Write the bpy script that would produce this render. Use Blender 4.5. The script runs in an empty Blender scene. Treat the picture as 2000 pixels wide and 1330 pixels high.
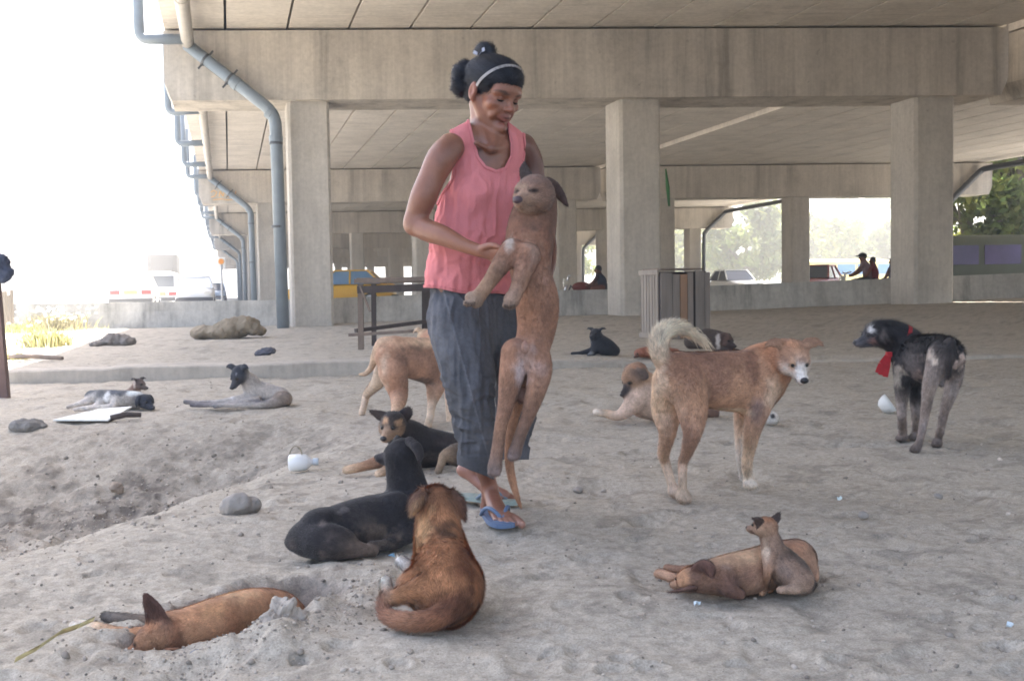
import bpy, math, random
import numpy as np
from mathutils import Vector, Matrix

# ------------------------------------------------------------------ camera, world, sun, exposure
SC = bpy.context.scene
COL = SC.collection
FPX = 2100.0                      # focal length in pixels of the 2000 px wide photograph
CAM_H = 0.70                      # the photographer crouches
PITCH = math.atan(100.0 / FPX)
ROLL = math.radians(0.9)
R_ = np.array([1.0, 0, 0]); FW = np.array([0, math.cos(PITCH), -math.sin(PITCH)]); UP = np.array([0, math.sin(PITCH), math.cos(PITCH)])
CR = math.cos(ROLL) * R_ - math.sin(ROLL) * UP
CU = math.sin(ROLL) * R_ + math.cos(ROLL) * UP
cam = bpy.data.cameras.new('camera'); cam_o = bpy.data.objects.new('camera', cam); COL.objects.link(cam_o)
cam.sensor_width = 36.0; cam.lens = FPX / 2000.0 * 36.0
cam.clip_start = 0.05; cam.clip_end = 6000.0
cam_o.matrix_world = Matrix(((CR[0], CU[0], -FW[0], 0), (CR[1], CU[1], -FW[1], 0), (CR[2], CU[2], -FW[2], CAM_H), (0, 0, 0, 1)))
SC.camera = cam_o

SUN_DIR = Vector((-0.033, 0.60, 1.0)).normalized()
world = bpy.data.worlds.new('World'); SC.world = world; world.use_nodes = True
wn = world.node_tree
for n in list(wn.nodes): wn.nodes.remove(n)
sky = wn.nodes.new('ShaderNodeTexSky'); sky.sky_type = 'NISHITA'; sky.sun_disc = False
sky.sun_elevation = math.asin(SUN_DIR.z); sky.sun_rotation = math.atan2(SUN_DIR.x, SUN_DIR.y)
sky.air_density = 1.0; sky.dust_density = 4.0; sky.ozone_density = 1.0; sky.altitude = 10
bg = wn.nodes.new('ShaderNodeBackground'); bg.inputs['Strength'].default_value = 0.12
wo = wn.nodes.new('ShaderNodeOutputWorld')
wn.links.new(sky.outputs[0], bg.inputs[0]); wn.links.new(bg.outputs[0], wo.inputs[0])
sl = bpy.data.lights.new('sun', 'SUN'); sl.energy = 5.0; sl.angle = math.radians(0.5); sl.color = (1.0, 0.94, 0.86)
so = bpy.data.objects.new('sun', sl); COL.objects.link(so)
so.rotation_euler = (-SUN_DIR).to_track_quat('-Z', 'Y').to_euler()
SC.view_settings.view_transform = 'Standard'; SC.view_settings.look = 'None'
SC.view_settings.exposure = 2.55; SC.view_settings.gamma = 1.0
SC.view_settings.use_curve_mapping = False
SC.render.engine = 'CYCLES'
cy = SC.cycles
cy.use_denoising = True; cy.max_bounces = 8; cy.diffuse_bounces = 7; cy.glossy_bounces = 3; cy.transmission_bounces = 4
cy.caustics_reflective = False; cy.caustics_refractive = False
cy.sample_clamp_indirect = 6.0; cy.filter_width = 1.7
try: cy.volume_bounces = 0
except Exception: pass

# ------------------------------------------------------------------ helpers: photo measurement -> metres
def hz(px): return 565.0 - (px - 1000.0) * math.tan(ROLL)
def P(px, py, D):
    """world point on the view ray of photo pixel (px,py) at distance D (world Y)"""
    u = (px - 1000.0) / FPX; v = (665.0 - py) / FPX
    d = FW + u * CR + v * CU
    return d * (D / d[1]) + np.array([0, 0, CAM_H])
def proj(v):
    w = np.asarray(v, float) - np.array([0, 0, CAM_H])
    z = w @ FW
    return 1000 + FPX * (w @ CR) / z, 665 - FPX * (w @ CU) / z
def c8(r, g, b, k=1.0):
    f = lambda x: ((x / 255 + .055) / 1.055) ** 2.4 if x > 10 else x / 255 / 12.92
    return np.array([min(f(r) * k, .95), min(f(g) * k, .95), min(f(b) * k, .95)])

# ------------------------------------------------------------------ numpy noise
def _h(ix, iy, iz):
    n = (ix.astype(np.uint32) * np.uint32(374761393)) ^ (iy.astype(np.uint32) * np.uint32(668265263)) ^ (iz.astype(np.uint32) * np.uint32(1274126177))
    n = (n ^ (n >> np.uint32(13))) * np.uint32(1103515245)
    n = n ^ (n >> np.uint32(16))
    return (n & np.uint32(0xffff)).astype(np.float32) / 32767.5 - 1.0
def vnoise(p):
    p = np.asarray(p, np.float64)
    i = np.floor(p); f = (p - i).astype(np.float32); i = i.astype(np.int64)
    f = f * f * f * (f * (f * 6 - 15) + 10)
    r = 0
    for dx in (0, 1):
        wx = f[:, 0] if dx else 1 - f[:, 0]
        for dy in (0, 1):
            wy = f[:, 1] if dy else 1 - f[:, 1]
            for dz in (0, 1):
                wz = f[:, 2] if dz else 1 - f[:, 2]
                r = r + wx * wy * wz * _h(i[:, 0] + dx, i[:, 1] + dy, i[:, 2] + dz)
    return r
def fbm(p, oct=4, g=.5):
    p = np.asarray(p, np.float64); r = 0; a = 1.0
    for o in range(oct):
        r = r + a * vnoise(p * (2.03 ** o) + 17.3 * o); a *= g
    return r
def sst(a, b, x):
    t = np.clip((x - a) / (b - a), 0, 1); return t * t * (3 - 2 * t)

# ------------------------------------------------------------------ objects
ORIGIN = {}
def tag(o, label=None, cat=None, group=None, kind=None):
    if label: o['label'] = label
    if cat: o['category'] = cat
    if group: o['group'] = group
    if kind: o['kind'] = kind
    return o
def thing(name, label, cat, loc=(0, 0, 0), group=None):
    o = bpy.data.objects.new(name, None); COL.objects.link(o); o.location = tuple(float(v) for v in loc)
    o.empty_display_size = .1
    ORIGIN[o] = np.array(loc, float)
    return tag(o, label, cat, group)
def link_mesh(name, V, Fc, mat, parent=None, origin=None, cols=None, smooth=True, normals=None, tris=None):
    """V (n,3) in world metres; Fc list/array of faces; one mesh object"""
    V = np.asarray(V, np.float64)
    if parent is not None: og = ORIGIN[parent]
    elif origin is not None: og = np.asarray(origin, float)
    else: og = np.zeros(3)
    me = bpy.data.meshes.new(name)
    Vl = (V - og).astype(np.float32)
    if isinstance(Fc, np.ndarray):
        faces = [Fc]
    elif len(Fc) and isinstance(Fc[0], np.ndarray) and Fc[0].ndim == 2:
        faces = Fc
    else:
        faces = None
    if faces is not None:
        nl = sum(f.size for f in faces); nf = sum(len(f) for f in faces)
        me.vertices.add(len(Vl)); me.vertices.foreach_set('co', Vl.ravel())
        me.loops.add(nl); me.polygons.add(nf)
        me.loops.foreach_set('vertex_index', np.concatenate([f.ravel() for f in faces]).astype(np.int32))
        tot = np.concatenate([np.full(len(f), f.shape[1]) for f in faces]).astype(np.int32)
        st = np.concatenate([[0], np.cumsum(tot)[:-1]]).astype(np.int32)
        me.polygons.foreach_set('loop_start', st)
        me.polygons.foreach_set('loop_total', tot)
        me.update(calc_edges=True)
    else:
        me.from_pydata([tuple(v) for v in Vl], [], [tuple(int(i) for i in f) for f in Fc]); me.update()
    if smooth: me.polygons.foreach_set('use_smooth', np.ones(len(me.polygons), bool))
    if cols is not None:
        a = me.color_attributes.new('Col', 'FLOAT_COLOR', 'POINT')
        c4 = np.ones((len(V), 4), np.float32); c4[:, :3] = cols
        a.data.foreach_set('color', c4.ravel())
    if normals is not None:
        me.normals_split_custom_set_from_vertices([tuple(n) for n in np.asarray(normals, np.float32)])
    me.materials.append(mat)
    o = bpy.data.objects.new(name, me); COL.objects.link(o)
    if parent is not None:
        o.parent = parent; ORIGIN[o] = og.copy()
    else:
        o.location = tuple(og); ORIGIN[o] = og.copy()
    return o
def copy_tree(o, parent=None):
    c = o.copy(); COL.objects.link(c)
    if parent is not None: c.parent = parent
    for ch in list(o.children): copy_tree(ch, c)
    return c

class MB:
    """collects boxes, bars, lofts into one mesh"""
    def __init__(s): s.V = []; s.F = []; s.n = 0
    def add(s, V, F):
        s.V.append(np.asarray(V, float)); s.F += [tuple(i + s.n for i in f) for f in F]; s.n += len(V); return s
    def obox(s, c, ax, ay, az, bev=0.0):
        """oriented box, half-axis vectors"""
        c = np.asarray(c, float); ax, ay, az = [np.asarray(a, float) for a in (ax, ay, az)]
        if bev <= 0:
            V = [c + i * ax + j * ay + k * az for i in (-1, 1) for j in (-1, 1) for k in (-1, 1)]
            return s.add(V, [(0, 1, 3, 2), (4, 6, 7, 5), (0, 4, 5, 1), (2, 3, 7, 6), (0, 2, 6, 4), (1, 5, 7, 3)])
        lx, ly = np.linalg.norm(ax), np.linalg.norm(ay); bx, by = 1 - bev / lx, 1 - bev / ly   # bevel the four edges along z
        ring = [(-bx, -1), (bx, -1), (1, -by), (1, by), (bx, 1), (-bx, 1), (-1, by), (-1, -by)]
        V = [c + i * ax + j * ay - az for i, j in ring] + [c + i * ax + j * ay + az for i, j in ring]
        F = [tuple(range(7, -1, -1)), tuple(range(8, 16))] + [(i, (i + 1) % 8, 8 + (i + 1) % 8, 8 + i) for i in range(8)]
        return s.add(V, F)
    def box(s, x0, x1, y0, y1, z0, z1):
        return s.obox(((x0 + x1) / 2, (y0 + y1) / 2, (z0 + z1) / 2), ((x1 - x0) / 2, 0, 0), (0, (y1 - y0) / 2, 0), (0, 0, (z1 - z0) / 2))
    def bar(s, a, b, w, h=None, up=(0, 0, 1)):
        a, b = np.asarray(a, float), np.asarray(b, float); d = b - a; L = np.linalg.norm(d); d = d / L
        up = np.asarray(up, float)
        if abs(d @ up) > .95: up = np.array([0, 1.0, 0])
        sd = np.cross(d, up); sd /= np.linalg.norm(sd); u = np.cross(sd, d)
        return s.obox((a + b) / 2, sd * w / 2, u * (h or w) / 2, d * L / 2)
    def tube(s, pts, r, n=12, cap=True):
        pts = [np.asarray(p, float) for p in pts]
        rs = r if hasattr(r, '__len__') else [r] * len(pts)
        V = []; F = []; prev = None
        for i, p in enumerate(pts):
            t = pts[min(i + 1, len(pts) - 1)] - pts[max(i - 1, 0)]; t = t / np.linalg.norm(t)
            if prev is None:
                a = np.array([0, 0, 1.0]) if abs(t[2]) < .9 else np.array([0, 1.0, 0])
                sd = np.cross(t, a)
            else:
                sd = prev - t * (prev @ t)
            sd /= np.linalg.norm(sd); prev = sd; u = np.cross(t, sd)
            for k in range(n):
                an = 2 * math.pi * k / n
                V.append(p + rs[i] * (math.cos(an) * sd + math.sin(an) * u))
        m = len(pts)
        for i in range(m - 1):
            for k in range(n):
                k2 = (k + 1) % n
                F.append((i * n + k, i * n + k2, (i + 1) * n + k2, (i + 1) * n + k))
        if cap:
            F.append(tuple(range(n - 1, -1, -1))); F.append(tuple((m - 1) * n + k for k in range(n)))
        return s.add(V, F)
    def lathe(s, c, prof, axis=(0, 0, 1), n=20):
        c = np.asarray(c, float); ax = np.asarray(axis, float); ax /= np.linalg.norm(ax)
        a = np.array([1.0, 0, 0]) if abs(ax[0]) < .9 else np.array([0, 1.0, 0])
        u = np.cross(ax, a); u /= np.linalg.norm(u); w = np.cross(ax, u)
        V = []; F = []
        for r, z in prof:
            for k in range(n):
                an = 2 * math.pi * k / n
                V.append(c + ax * z + r * (math.cos(an) * u + math.sin(an) * w))
        m = len(prof)
        for i in range(m - 1):
            for k in range(n): F.append((i * n + k, i * n + (k + 1) % n, (i + 1) * n + (k + 1) % n, (i + 1) * n + k))
        F.append(tuple(range(n - 1, -1, -1))); F.append(tuple((m - 1) * n + k for k in range(n)))
        return s.add(V, F)
    def build(s, name, mat, parent=None, origin=None, smooth=False):
        return link_mesh(name, np.concatenate(s.V), s.F, mat, parent, origin, smooth=smooth)

# ------------------------------------------------------------------ materials
def NT(name):
    m = bpy.data.materials.new(name); m.use_nodes = True; nt = m.node_tree
    for n in list(nt.nodes): nt.nodes.remove(n)
    out = nt.nodes.new('ShaderNodeOutputMaterial'); b = nt.nodes.new('ShaderNodeBsdfPrincipled')
    nt.links.new(b.outputs[0], out.inputs[0])
    return m, nt, b
def nd(nt, kind, **kw):
    n = nt.nodes.new(kind)
    for k, v in kw.items():
        k2 = k.replace('_', ' ')
        if k in n.bl_rna.properties and k not in n.inputs: setattr(n, k, v)
        elif k2 in n.inputs: n.inputs[k2].default_value = v
        else: setattr(n, k, v)
    return n
def tex_noise(nt, scale, detail=6, rough=.6, mapscale=None, coord='Object', loc=None):
    tc = nt.nodes.new('ShaderNodeTexCoord'); src = tc.outputs[coord]
    if mapscale is not None:
        mp = nt.nodes.new('ShaderNodeMapping'); mp.inputs['Scale'].default_value = mapscale
        if loc is not None: mp.inputs['Location'].default_value = loc
        nt.links.new(src, mp.inputs[0]); src = mp.outputs[0]
    n = nt.nodes.new('ShaderNodeTexNoise'); n.inputs['Scale'].default_value = scale; n.inputs['Detail'].default_value = detail
    n.inputs['Roughness'].default_value = rough
    nt.links.new(src, n.inputs['Vector']); return n.outputs['Fac']
def ramp(nt, fac, stops):
    r = nt.nodes.new('ShaderNodeValToRGB'); e = r.color_ramp.elements
    while len(e) < len(stops): e.new(.5)
    for i, (p, c) in enumerate(stops):
        e[i].position = p; e[i].color = (*[float(x) for x in (c if hasattr(c, '__len__') else (c, c, c))], 1)
    nt.links.new(fac, r.inputs[0]); return r.outputs[0]
def mixc(nt, fac, a, b, mode='MIX'):
    m = nt.nodes.new('ShaderNodeMix'); m.data_type = 'RGBA'; m.blend_type = mode
    for sk, v in ((m.inputs[0], fac), (m.inputs[6], a), (m.inputs[7], b)):
        if hasattr(v, 'links'): nt.links.new(v, sk)
        elif hasattr(v, '__len__'): sk.default_value = (*[float(x) for x in v[:3]], 1)
        else: sk.default_value = v
    return m.outputs[2]
def bump(nt, b, h, strength=.3, dist=.01):
    bp = nt.nodes.new('ShaderNodeBump'); bp.inputs['Strength'].default_value = strength; bp.inputs['Distance'].default_value = dist
    nt.links.new(h, bp.inputs['Height']); nt.links.new(bp.outputs[0], b.inputs['Normal'])

def simple_mat(name, col, rough=.7, var=.12, scale=6, metal=0, spec=.4, bmp=0, bscale=40, mapscale=None):
    m, nt, b = NT(name)
    n = tex_noise(nt, scale, 5, .6, mapscale)
    c = np.asarray(col)
    r = ramp(nt, n, [(.3, c * (1 - var)), (.7, np.minimum(c * (1 + var), .95))])
    nt.links.new(r, b.inputs['Base Color'])
    b.inputs['Roughness'].default_value = rough; b.inputs['Metallic'].default_value = metal
    b.inputs['Specular IOR Level'].default_value = spec
    if bmp: bump(nt, b, tex_noise(nt, bscale, 5, .6, mapscale), bmp)
    return m
def concrete_mat(name, col, streak=.35, streak_scale=(1.1, 1.1, .06), boards=None, dark=.5):
    m, nt, b = NT(name); c = np.asarray(col)
    n1 = tex_noise(nt, 1.3, 8, .65)
    n2 = tex_noise(nt, 14, 6, .7)
    base = ramp(nt, n1, [(.3, c * .84), (.52, c), (.75, np.minimum(c * 1.13, .95))])
    fine = ramp(nt, n2, [(.3, .86), (.6, 1.05)])
    base = mixc(nt, 1.0, base, fine, 'MULTIPLY')
    if streak > 0:
        n3 = tex_noise(nt, 3.0, 7, .6, streak_scale)
        st = ramp(nt, n3, [(.40, 1.0), (.56, 1 - streak * .35), (.68, 1 - streak)])
        base = mixc(nt, 1.0, base, st, 'MULTIPLY')
        n5 = tex_noise(nt, 9.0, 4, .6, (streak_scale[0] * 2, streak_scale[1] * 2, streak_scale[2]))
        base = mixc(nt, 1.0, base, ramp(nt, n5, [(.35, .94), (.6, 1.03)]), 'MULTIPLY')
    n4 = tex_noise(nt, .8, 6, .7, (1, 1, 1), loc=(3.1, 7.7, 1.3))
    blot = ramp(nt, n4, [(.56, 1.0), (.7, dark + (1 - dark) * .4), (.78, dark)])
    base = mixc(nt, .7, base, mixc(nt, 1.0, base, blot, 'MULTIPLY'))
    pit = ramp(nt, tex_noise(nt, 7, 3, .4), [(.72, 1.0), (.76, .6)])
    base = mixc(nt, .6, base, mixc(nt, 1.0, base, pit, 'MULTIPLY'))
    nt.links.new(base, b.inputs['Base Color']); b.inputs['Roughness'].default_value = .9
    b.inputs['Specular IOR Level'].default_value = .2
    h = tex_noise(nt, 30, 8, .7)
    if boards:
        h2 = tex_noise(nt, 6.0, 3, .5, boards)
        h = mixc(nt, .6, h, h2)
    bump(nt, b, h, .25, .01)
    return m
def attr_mat(name, rough=.8, spec=.25, var=.18, scale=60, sheen=0.0, sss=0.0, bmp=0, bscale=150, mapscale=None):
    m, nt, b = NT(name)
    a = nt.nodes.new('ShaderNodeAttribute'); a.attribute_name = 'Col'
    n = tex_noise(nt, scale, 5, .65, mapscale)
    f = ramp(nt, n, [(.3, 1 - var), (.7, 1 + var)])
    nt.links.new(mixc(nt, 1.0, a.outputs[0], f, 'MULTIPLY'), b.inputs['Base Color'])
    b.inputs['Roughness'].default_value = rough; b.inputs['Specular IOR Level'].default_value = spec
    if sheen: b.inputs['Sheen Weight'].default_value = sheen; b.inputs['Sheen Roughness'].default_value = .4
    if sss:
        b.inputs['Subsurface Weight'].default_value = sss; b.inputs['Subsurface Radius'].default_value = (.012, .005, .003); b.inputs['Subsurface Scale'].default_value = 1.0
    if bmp: bump(nt, b, tex_noise(nt, bscale, 4, .6, mapscale), bmp, .004)
    return m
# ------------------------------------------------------------------ ground
PIT_C = np.array([-.60, 2.33]); PIT_A = np.array([.57, .82]); PIT_A = PIT_A / np.linalg.norm(PIT_A); PIT_N = np.array([PIT_A[1], -PIT_A[0]])
def kerb_y(x): return 9.2 + .14 * x
def gz_s(x, y):
    """smooth ground height"""
    x = np.asarray(x, float); y = np.asarray(y, float)
    z = np.zeros(np.broadcast(x, y).shape)
    kh = .10 - .06 * sst(-1, 3, x)
    z = z + kh * sst(-.02, .12, y - kerb_y(x) - .12)
    z = z + .025 * np.clip(x + 4, 0, 14) * sst(10, 18, y) * (1 - sst(21, 24, y))
    z = z - .05 * sst(21, 24, y)
    # gully of loose soil on the left, its near bank running up towards the woman
    cx = -1.28 + .25 * (y - 2.6)
    z = z - .33 * sst(0, .85, cx - x) * sst(2.3, 3.5, y) * (1 - sst(4.3, 6.2, y)) * (1 - .6 * sst(2.2, 4.5, -x))
    # packed crest the dogs lie on
    u = (x + .55) * .55 + (y - 3.2) * .83; w = (x + .55) * .83 - (y - 3.2) * .55
    z = z + .03 * np.exp(-((w + .25) / .28) ** 2 - (u / 1.3) ** 2)
    # small hollows
    for hx, hy, rx, ry, d in HOLLOWS:
        z = z - d * np.exp(-(((x - hx) / rx) ** 2 + ((y - hy) / ry) ** 2))
    return z
HOLLOWS = [(1.55, 4.75, .22, .10, .05), (2.35, 5.3, .30, .14, .035), (-1.75, 6.35, .2, .07, .05), (.25, 3.75, .22, .12, .03), (-3.3, 11.5, .3, .3, -.05)]
def pit(x, y):
    a = (x - PIT_C[0]) * PIT_A[0] + (y - PIT_C[1]) * PIT_A[1]
    n = (x - PIT_C[0]) * PIT_N[0] + (y - PIT_C[1]) * PIT_N[1]
    r = np.sqrt((a / .32) ** 2 + (n / .145) ** 2)
    return a, n, r
def gz(x, y):
    x = np.atleast_1d(np.asarray(x, float)); y = np.atleast_1d(np.asarray(y, float))
    z = gz_s(x, y)
    a, n, r = pit(x, y)
    z = z - .085 * (1 - sst(.55, 1.0, r))
    return float(z[0]) if z.size == 1 else z
def gdepth(px, py, zoff=0.0):
    """distance at which the ray of photo pixel meets the ground"""
    D = 3.0
    lo, hi = .8, 60.0
    for _ in range(60):
        D = (lo + hi) / 2; p = P(px, py, D)
        if p[2] > gz_s(p[0], p[1]) + zoff: lo = D
        else: hi = D
    return D

def build_ground():
    ys = np.concatenate([np.geomspace(.75, 12, 640, endpoint=False), np.geomspace(12, 60, 130, endpoint=False), np.geomspace(60, 3000, 40)])
    us = np.sinh(np.linspace(-1, 1, 760) * 1.6) / math.sinh(1.6) * 1.7
    far = np.concatenate([[-6], us, [6]])
    U, Y = np.meshgrid(far, ys); X = U * Y
    x = X.ravel(); y = Y.ravel()
    z = gz_s(x, y)
    near = y < 22
    p = np.stack([x, y, np.zeros_like(x)], 1)
    d = np.zeros_like(x)
    pn = p[near]
    xn, yn = pn[:, 0], pn[:, 1]
    a, n, r = pit(xn, yn)
    rough_pit = np.exp(-((r - 1.1) / .5) ** 2)
    gul = sst(.05, .6, (-1.28 + .25 * (yn - 2.6)) - xn) * sst(2.5, 3.3, yn) * (1 - sst(4.6, 6.4, yn))
    f1 = fbm(pn * 1.7, 4); f2 = fbm(pn * 9, 3); f3 = fbm(pn * 34 + 5, 3, .6)
    fade = 1 - sst(9, 20, yn) * .6
    dn = (.013 * f1 + .0042 * f2 + .0022 * f3) * fade
    dn += gul * (.012 * fbm(pn * 16 + 3, 4, .65))
    # scuffed dimples
    cell = fbm(pn * np.array([6.0, 4.0, 1]) + 31, 2)
    dn -= .009 * sst(.35, .8, cell) * fade
    rid = 1 - np.abs(fbm(pn * np.array([3.2, 6.5, 1]) + 11, 3)); dn += .004 * (rid - .7) * fade
    # the sleeping dog's pit with its crumbled rim
    wob = 1 + .14 * fbm(pn * 14 + 9, 3)
    dn -= .085 * (1 - sst(.62, 1.0, r * wob))
    front = np.exp(-((n - .165) / .05) ** 2) * np.exp(-((a - .05) / .2) ** 2)
    dn += front * (.006 + .010 * fbm(pn * 16, 4, .5))
    dn += .012 * np.exp(-((r - 1.25) / .3) ** 2) + rough_pit * .008 * fbm(pn * 26 + 2, 4, .55)
    lump = np.exp(-((xn + .48) / .10) ** 2 - ((yn - 2.12) / .10) ** 2)
    dn += lump * (.030 + .016 * fbm(pn * 15 + 4, 4, .5))
    # foot and paw prints
    rg = np.random.default_rng(21); R2 = (-1.0, .55, 2.0, 4.0)
    for i in range(260):
        yy = math.exp(rg.uniform(math.log(1.9), math.log(8))); xx = yy * rg.uniform(-.5, .5)
        if pit(np.array([xx]), np.array([yy]))[2][0] < 1.5: continue
        rr = rg.uniform(.018, .034) if i % 5 else .05; a_ = rg.uniform(0, math.pi); ca, sa = math.cos(a_), math.sin(a_); el = 1.25 if i % 5 else 2.1
        m_ = (np.abs(xn - xx) < .16) & (np.abs(yn - yy) < .16); dx, dy = xn[m_] - xx, yn[m_] - yy
        q_ = np.sqrt(((dx * ca + dy * sa) / (rr * el)) ** 2 + ((-dx * sa + dy * ca) / rr) ** 2)
        dn[m_] += rg.uniform(.006, .011) * (-(1 - sst(.6, 1.1, q_)) + .35 * np.exp(-((q_ - 1.25) / .2) ** 2))
    z[near] += dn
    # colours: dry dust, darker loose soil in the gully and the freshly dug pit
    dust = np.array([.435, .390, .328]); soil = np.array([.150, .130, .112]); pale = np.array([.495, .45, .39])
    col = np.tile(dust, (len(x), 1))
    big = fbm(p[near] * np.array([.8, .8, 1]) + 40, 4)
    t = np.clip(.5 + .6 * big, 0, 1)[:, None]
    cn = dust * (1 - t * .35) + pale * t * .35
    g2 = np.clip(gul * (.95 + .7 * fbm(pn * 4, 4)), 0, 1)
    spk = sst(-.1, .6, fbm(pn * 24 + 8, 3, .7))
    cn = cn * (1 - (g2 * (.55 + .45 * spk))[:, None]) + soil * (g2 * (.55 + .45 * spk))[:, None]
    pf = np.clip(1 - sst(.8, 1.15, r * wob), 0, 1) * .75
    cn = cn * (1 - pf[:, None]) + np.array([.20, .165, .145]) * pf[:, None]
    fine = fbm(pn * 55 + 2, 3, .7)
    cn = cn * (1 + .10 * fine[:, None])
    dk = sst(.45, .75, fbm(pn * 11 + 77, 3, .6)) * .22
    cn = cn * (1 - dk[:, None])
    col[near] = np.clip(cn, .03, .8)
    # dry verge, painted paler for sun glare and bounce, outside flyover and wall
    out = np.maximum(sst(-.2, .5, (-.92 - .262 * y) - x - .9), sst(21.3, 22.6, y))[:, None]
    verge = np.array([.55, .525, .47]) * (1 + .12 * fbm(p * np.array([.6, .6, 1]), 3))[:, None]
    col = col * (1 - out) + verge * out
    # dry verge and road beyond the wall
    ny, nx = Y.shape
    idx = np.arange(ny * nx).reshape(ny, nx)
    q = np.stack([idx[:-1, :-1], idx[:-1, 1:], idx[1:, 1:], idx[1:, :-1]], -1).reshape(-1, 4)
    m, nt, b = NT('dusty_earth')
    at = nt.nodes.new('ShaderNodeAttribute'); at.attribute_name = 'Col'
    n1 = tex_noise(nt, 45, 8, .75); n2 = tex_noise(nt, 220, 4, .7)
    c1 = mixc(nt, 1.0, at.outputs[0], ramp(nt, n1, [(.28, .62), (.5, .97), (.72, 1.18)]), 'MULTIPLY')
    c1 = mixc(nt, 1.0, c1, ramp(nt, n2, [(.28, .68), (.6, 1.12)]), 'MULTIPLY')
    nt.links.new(c1, b.inputs['Base Color']); b.inputs['Roughness'].default_value = .95; b.inputs['Specular IOR Level'].default_value = .1
    bump(nt, b, mixc(nt, .5, n1, n2), .55, .012)
    o = link_mesh('ground', np.stack([x, y, z], 1), q, m, cols=col)
    o['kind'] = 'structure'
    return o
build_ground()

# ------------------------------------------------------------------ flyovers
ROADV = np.array([-.262, 1.0, 0]); BEAMV = np.array([1.0, .048, 0]); ZUP = np.array([0, 0, 1.0])
ROADU = ROADV / np.linalg.norm(ROADV)
M_BEAM = concrete_mat('beam_concrete', (.56, .51, .445), .42)
M_COL = concrete_mat('column_concrete', (.53, .49, .435), .16, (1.2, 1.2, .15), dark=.62)
M_DECK = concrete_mat('deck_concrete', (.66, .605, .535), .18, (.35, 3.5, 1), boards=(1, 6, 1))
M_SLAB = simple_mat('slab_concrete', (.30, .28, .25), .9)
M_PVC = simple_mat('grey_blue_pipe', c8(128, 138, 146), .45, .10, 5, spec=.4)
M_PVC2 = simple_mat('pale_pipe', c8(176, 170, 160), .5, .10, 5)
M_STEEL = simple_mat('clamp_steel', c8(90, 92, 95), .5, .15, 20, metal=.6)
BAY = 20.8; ROW0 = np.array([-5.82, 18.4, 0.0]); ZB = 3.98; ZT = 5.15
NROW = 7
def row_pt(i, t): return ROW0 + i * BAY * ROADV + t * BEAMV
def flyover(label, t0, t1, cols, rows, label_tag):
    root = thing('flyover', label, 'flyover', tuple(row_pt(0, t0)))
    # crossbeams and columns
    for i in rows:
        mb = MB(); a = row_pt(i, t0); b_ = row_pt(i, t1); th = ROADV * 1.1
        w = .30                                                   # splayed lower corners
        prof = [(0, ZT), (t1 - t0, ZT), (t1 - t0, ZB + .3), (t1 - t0 - w * .4, ZB), (w * .4, ZB), (0, ZB + .3)]
        V = [a + BEAMV * s + ZUP * z for s, z in prof] + [a + BEAMV * s + ZUP * z + th for s, z in prof]
        n = len(prof)
        mb.add(V, [tuple(range(n - 1, -1, -1))[::-1], tuple(range(2 * n - 1, n - 1, -1))] + [(k, n + k, n + (k + 1) % n, (k + 1) % n) for k in range(n)])
        mb.build('crossbeam', M_BEAM, root)
        for t in cols:
            p = row_pt(i, t)
            z0 = gz_s(p[0], p[1]) - .3
            z1 = ZB + .003
            cc = p + ROADV * .55; cc[2] = (z0 + z1) / 2
            MB().obox(cc, BEAMV * .36, ROADV * .38, ZUP * (z1 - z0) / 2, bev=.05).build('column', M_COL, root)
    # deck of long precast planks with open joints, slab and parapets above
    mb = MB(); n = int(round((t1 - t0) / 1.035)); w = (t1 - t0) / n
    for i in range(rows[0] - 1, rows[-1] + 1):
        for k in range(n):
            s = row_pt(i, t0 + (k + .5) * w) + ROADV * (BAY / 2 + .55); s[2] = ZT + .045 + .2
            mb.obox(s, BEAMV * (w / 2 - .022), ROADV * (BAY / 2 - .03), ZUP * .2)
    mb.build('deck_planks', M_DECK, root)
    mid = row_pt((rows[0] - 1 + rows[-1] + 1) / 2, (t0 + t1) / 2) + ROADV * .55
    L = BAY * (rows[-1] + 2 - rows[0]) / 2
    c = mid.copy(); c[2] = ZT + .62
    MB().obox(c, BEAMV * ((t1 - t0) / 2 - .01), ROADV * L, ZUP * .17).build('deck_slab', M_SLAB, root)
    for t in (t0 + .1, t1 - .1):
        c = row_pt((rows[0] + rows[-1]) / 2, t) + ROADV * .55; c[2] = ZT + .8 + .45
        MB().obox(c, BEAMV * .1, ROADV * L, ZUP * .45).build('parapet', M_COL, root)
    return root
FLY1 = flyover('concrete flyover overhead with grey drainpipes down its left edge', 0.0, 14.62, (2.42, 8.17, 13.43), list(range(0, NROW)), 1)
FLY2 = flyover('far parallel concrete flyover on the right beyond a bright slit', 14.98, 29.4, (17.1, 22.2, 27.3), list(range(0, NROW)), 2)

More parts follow.
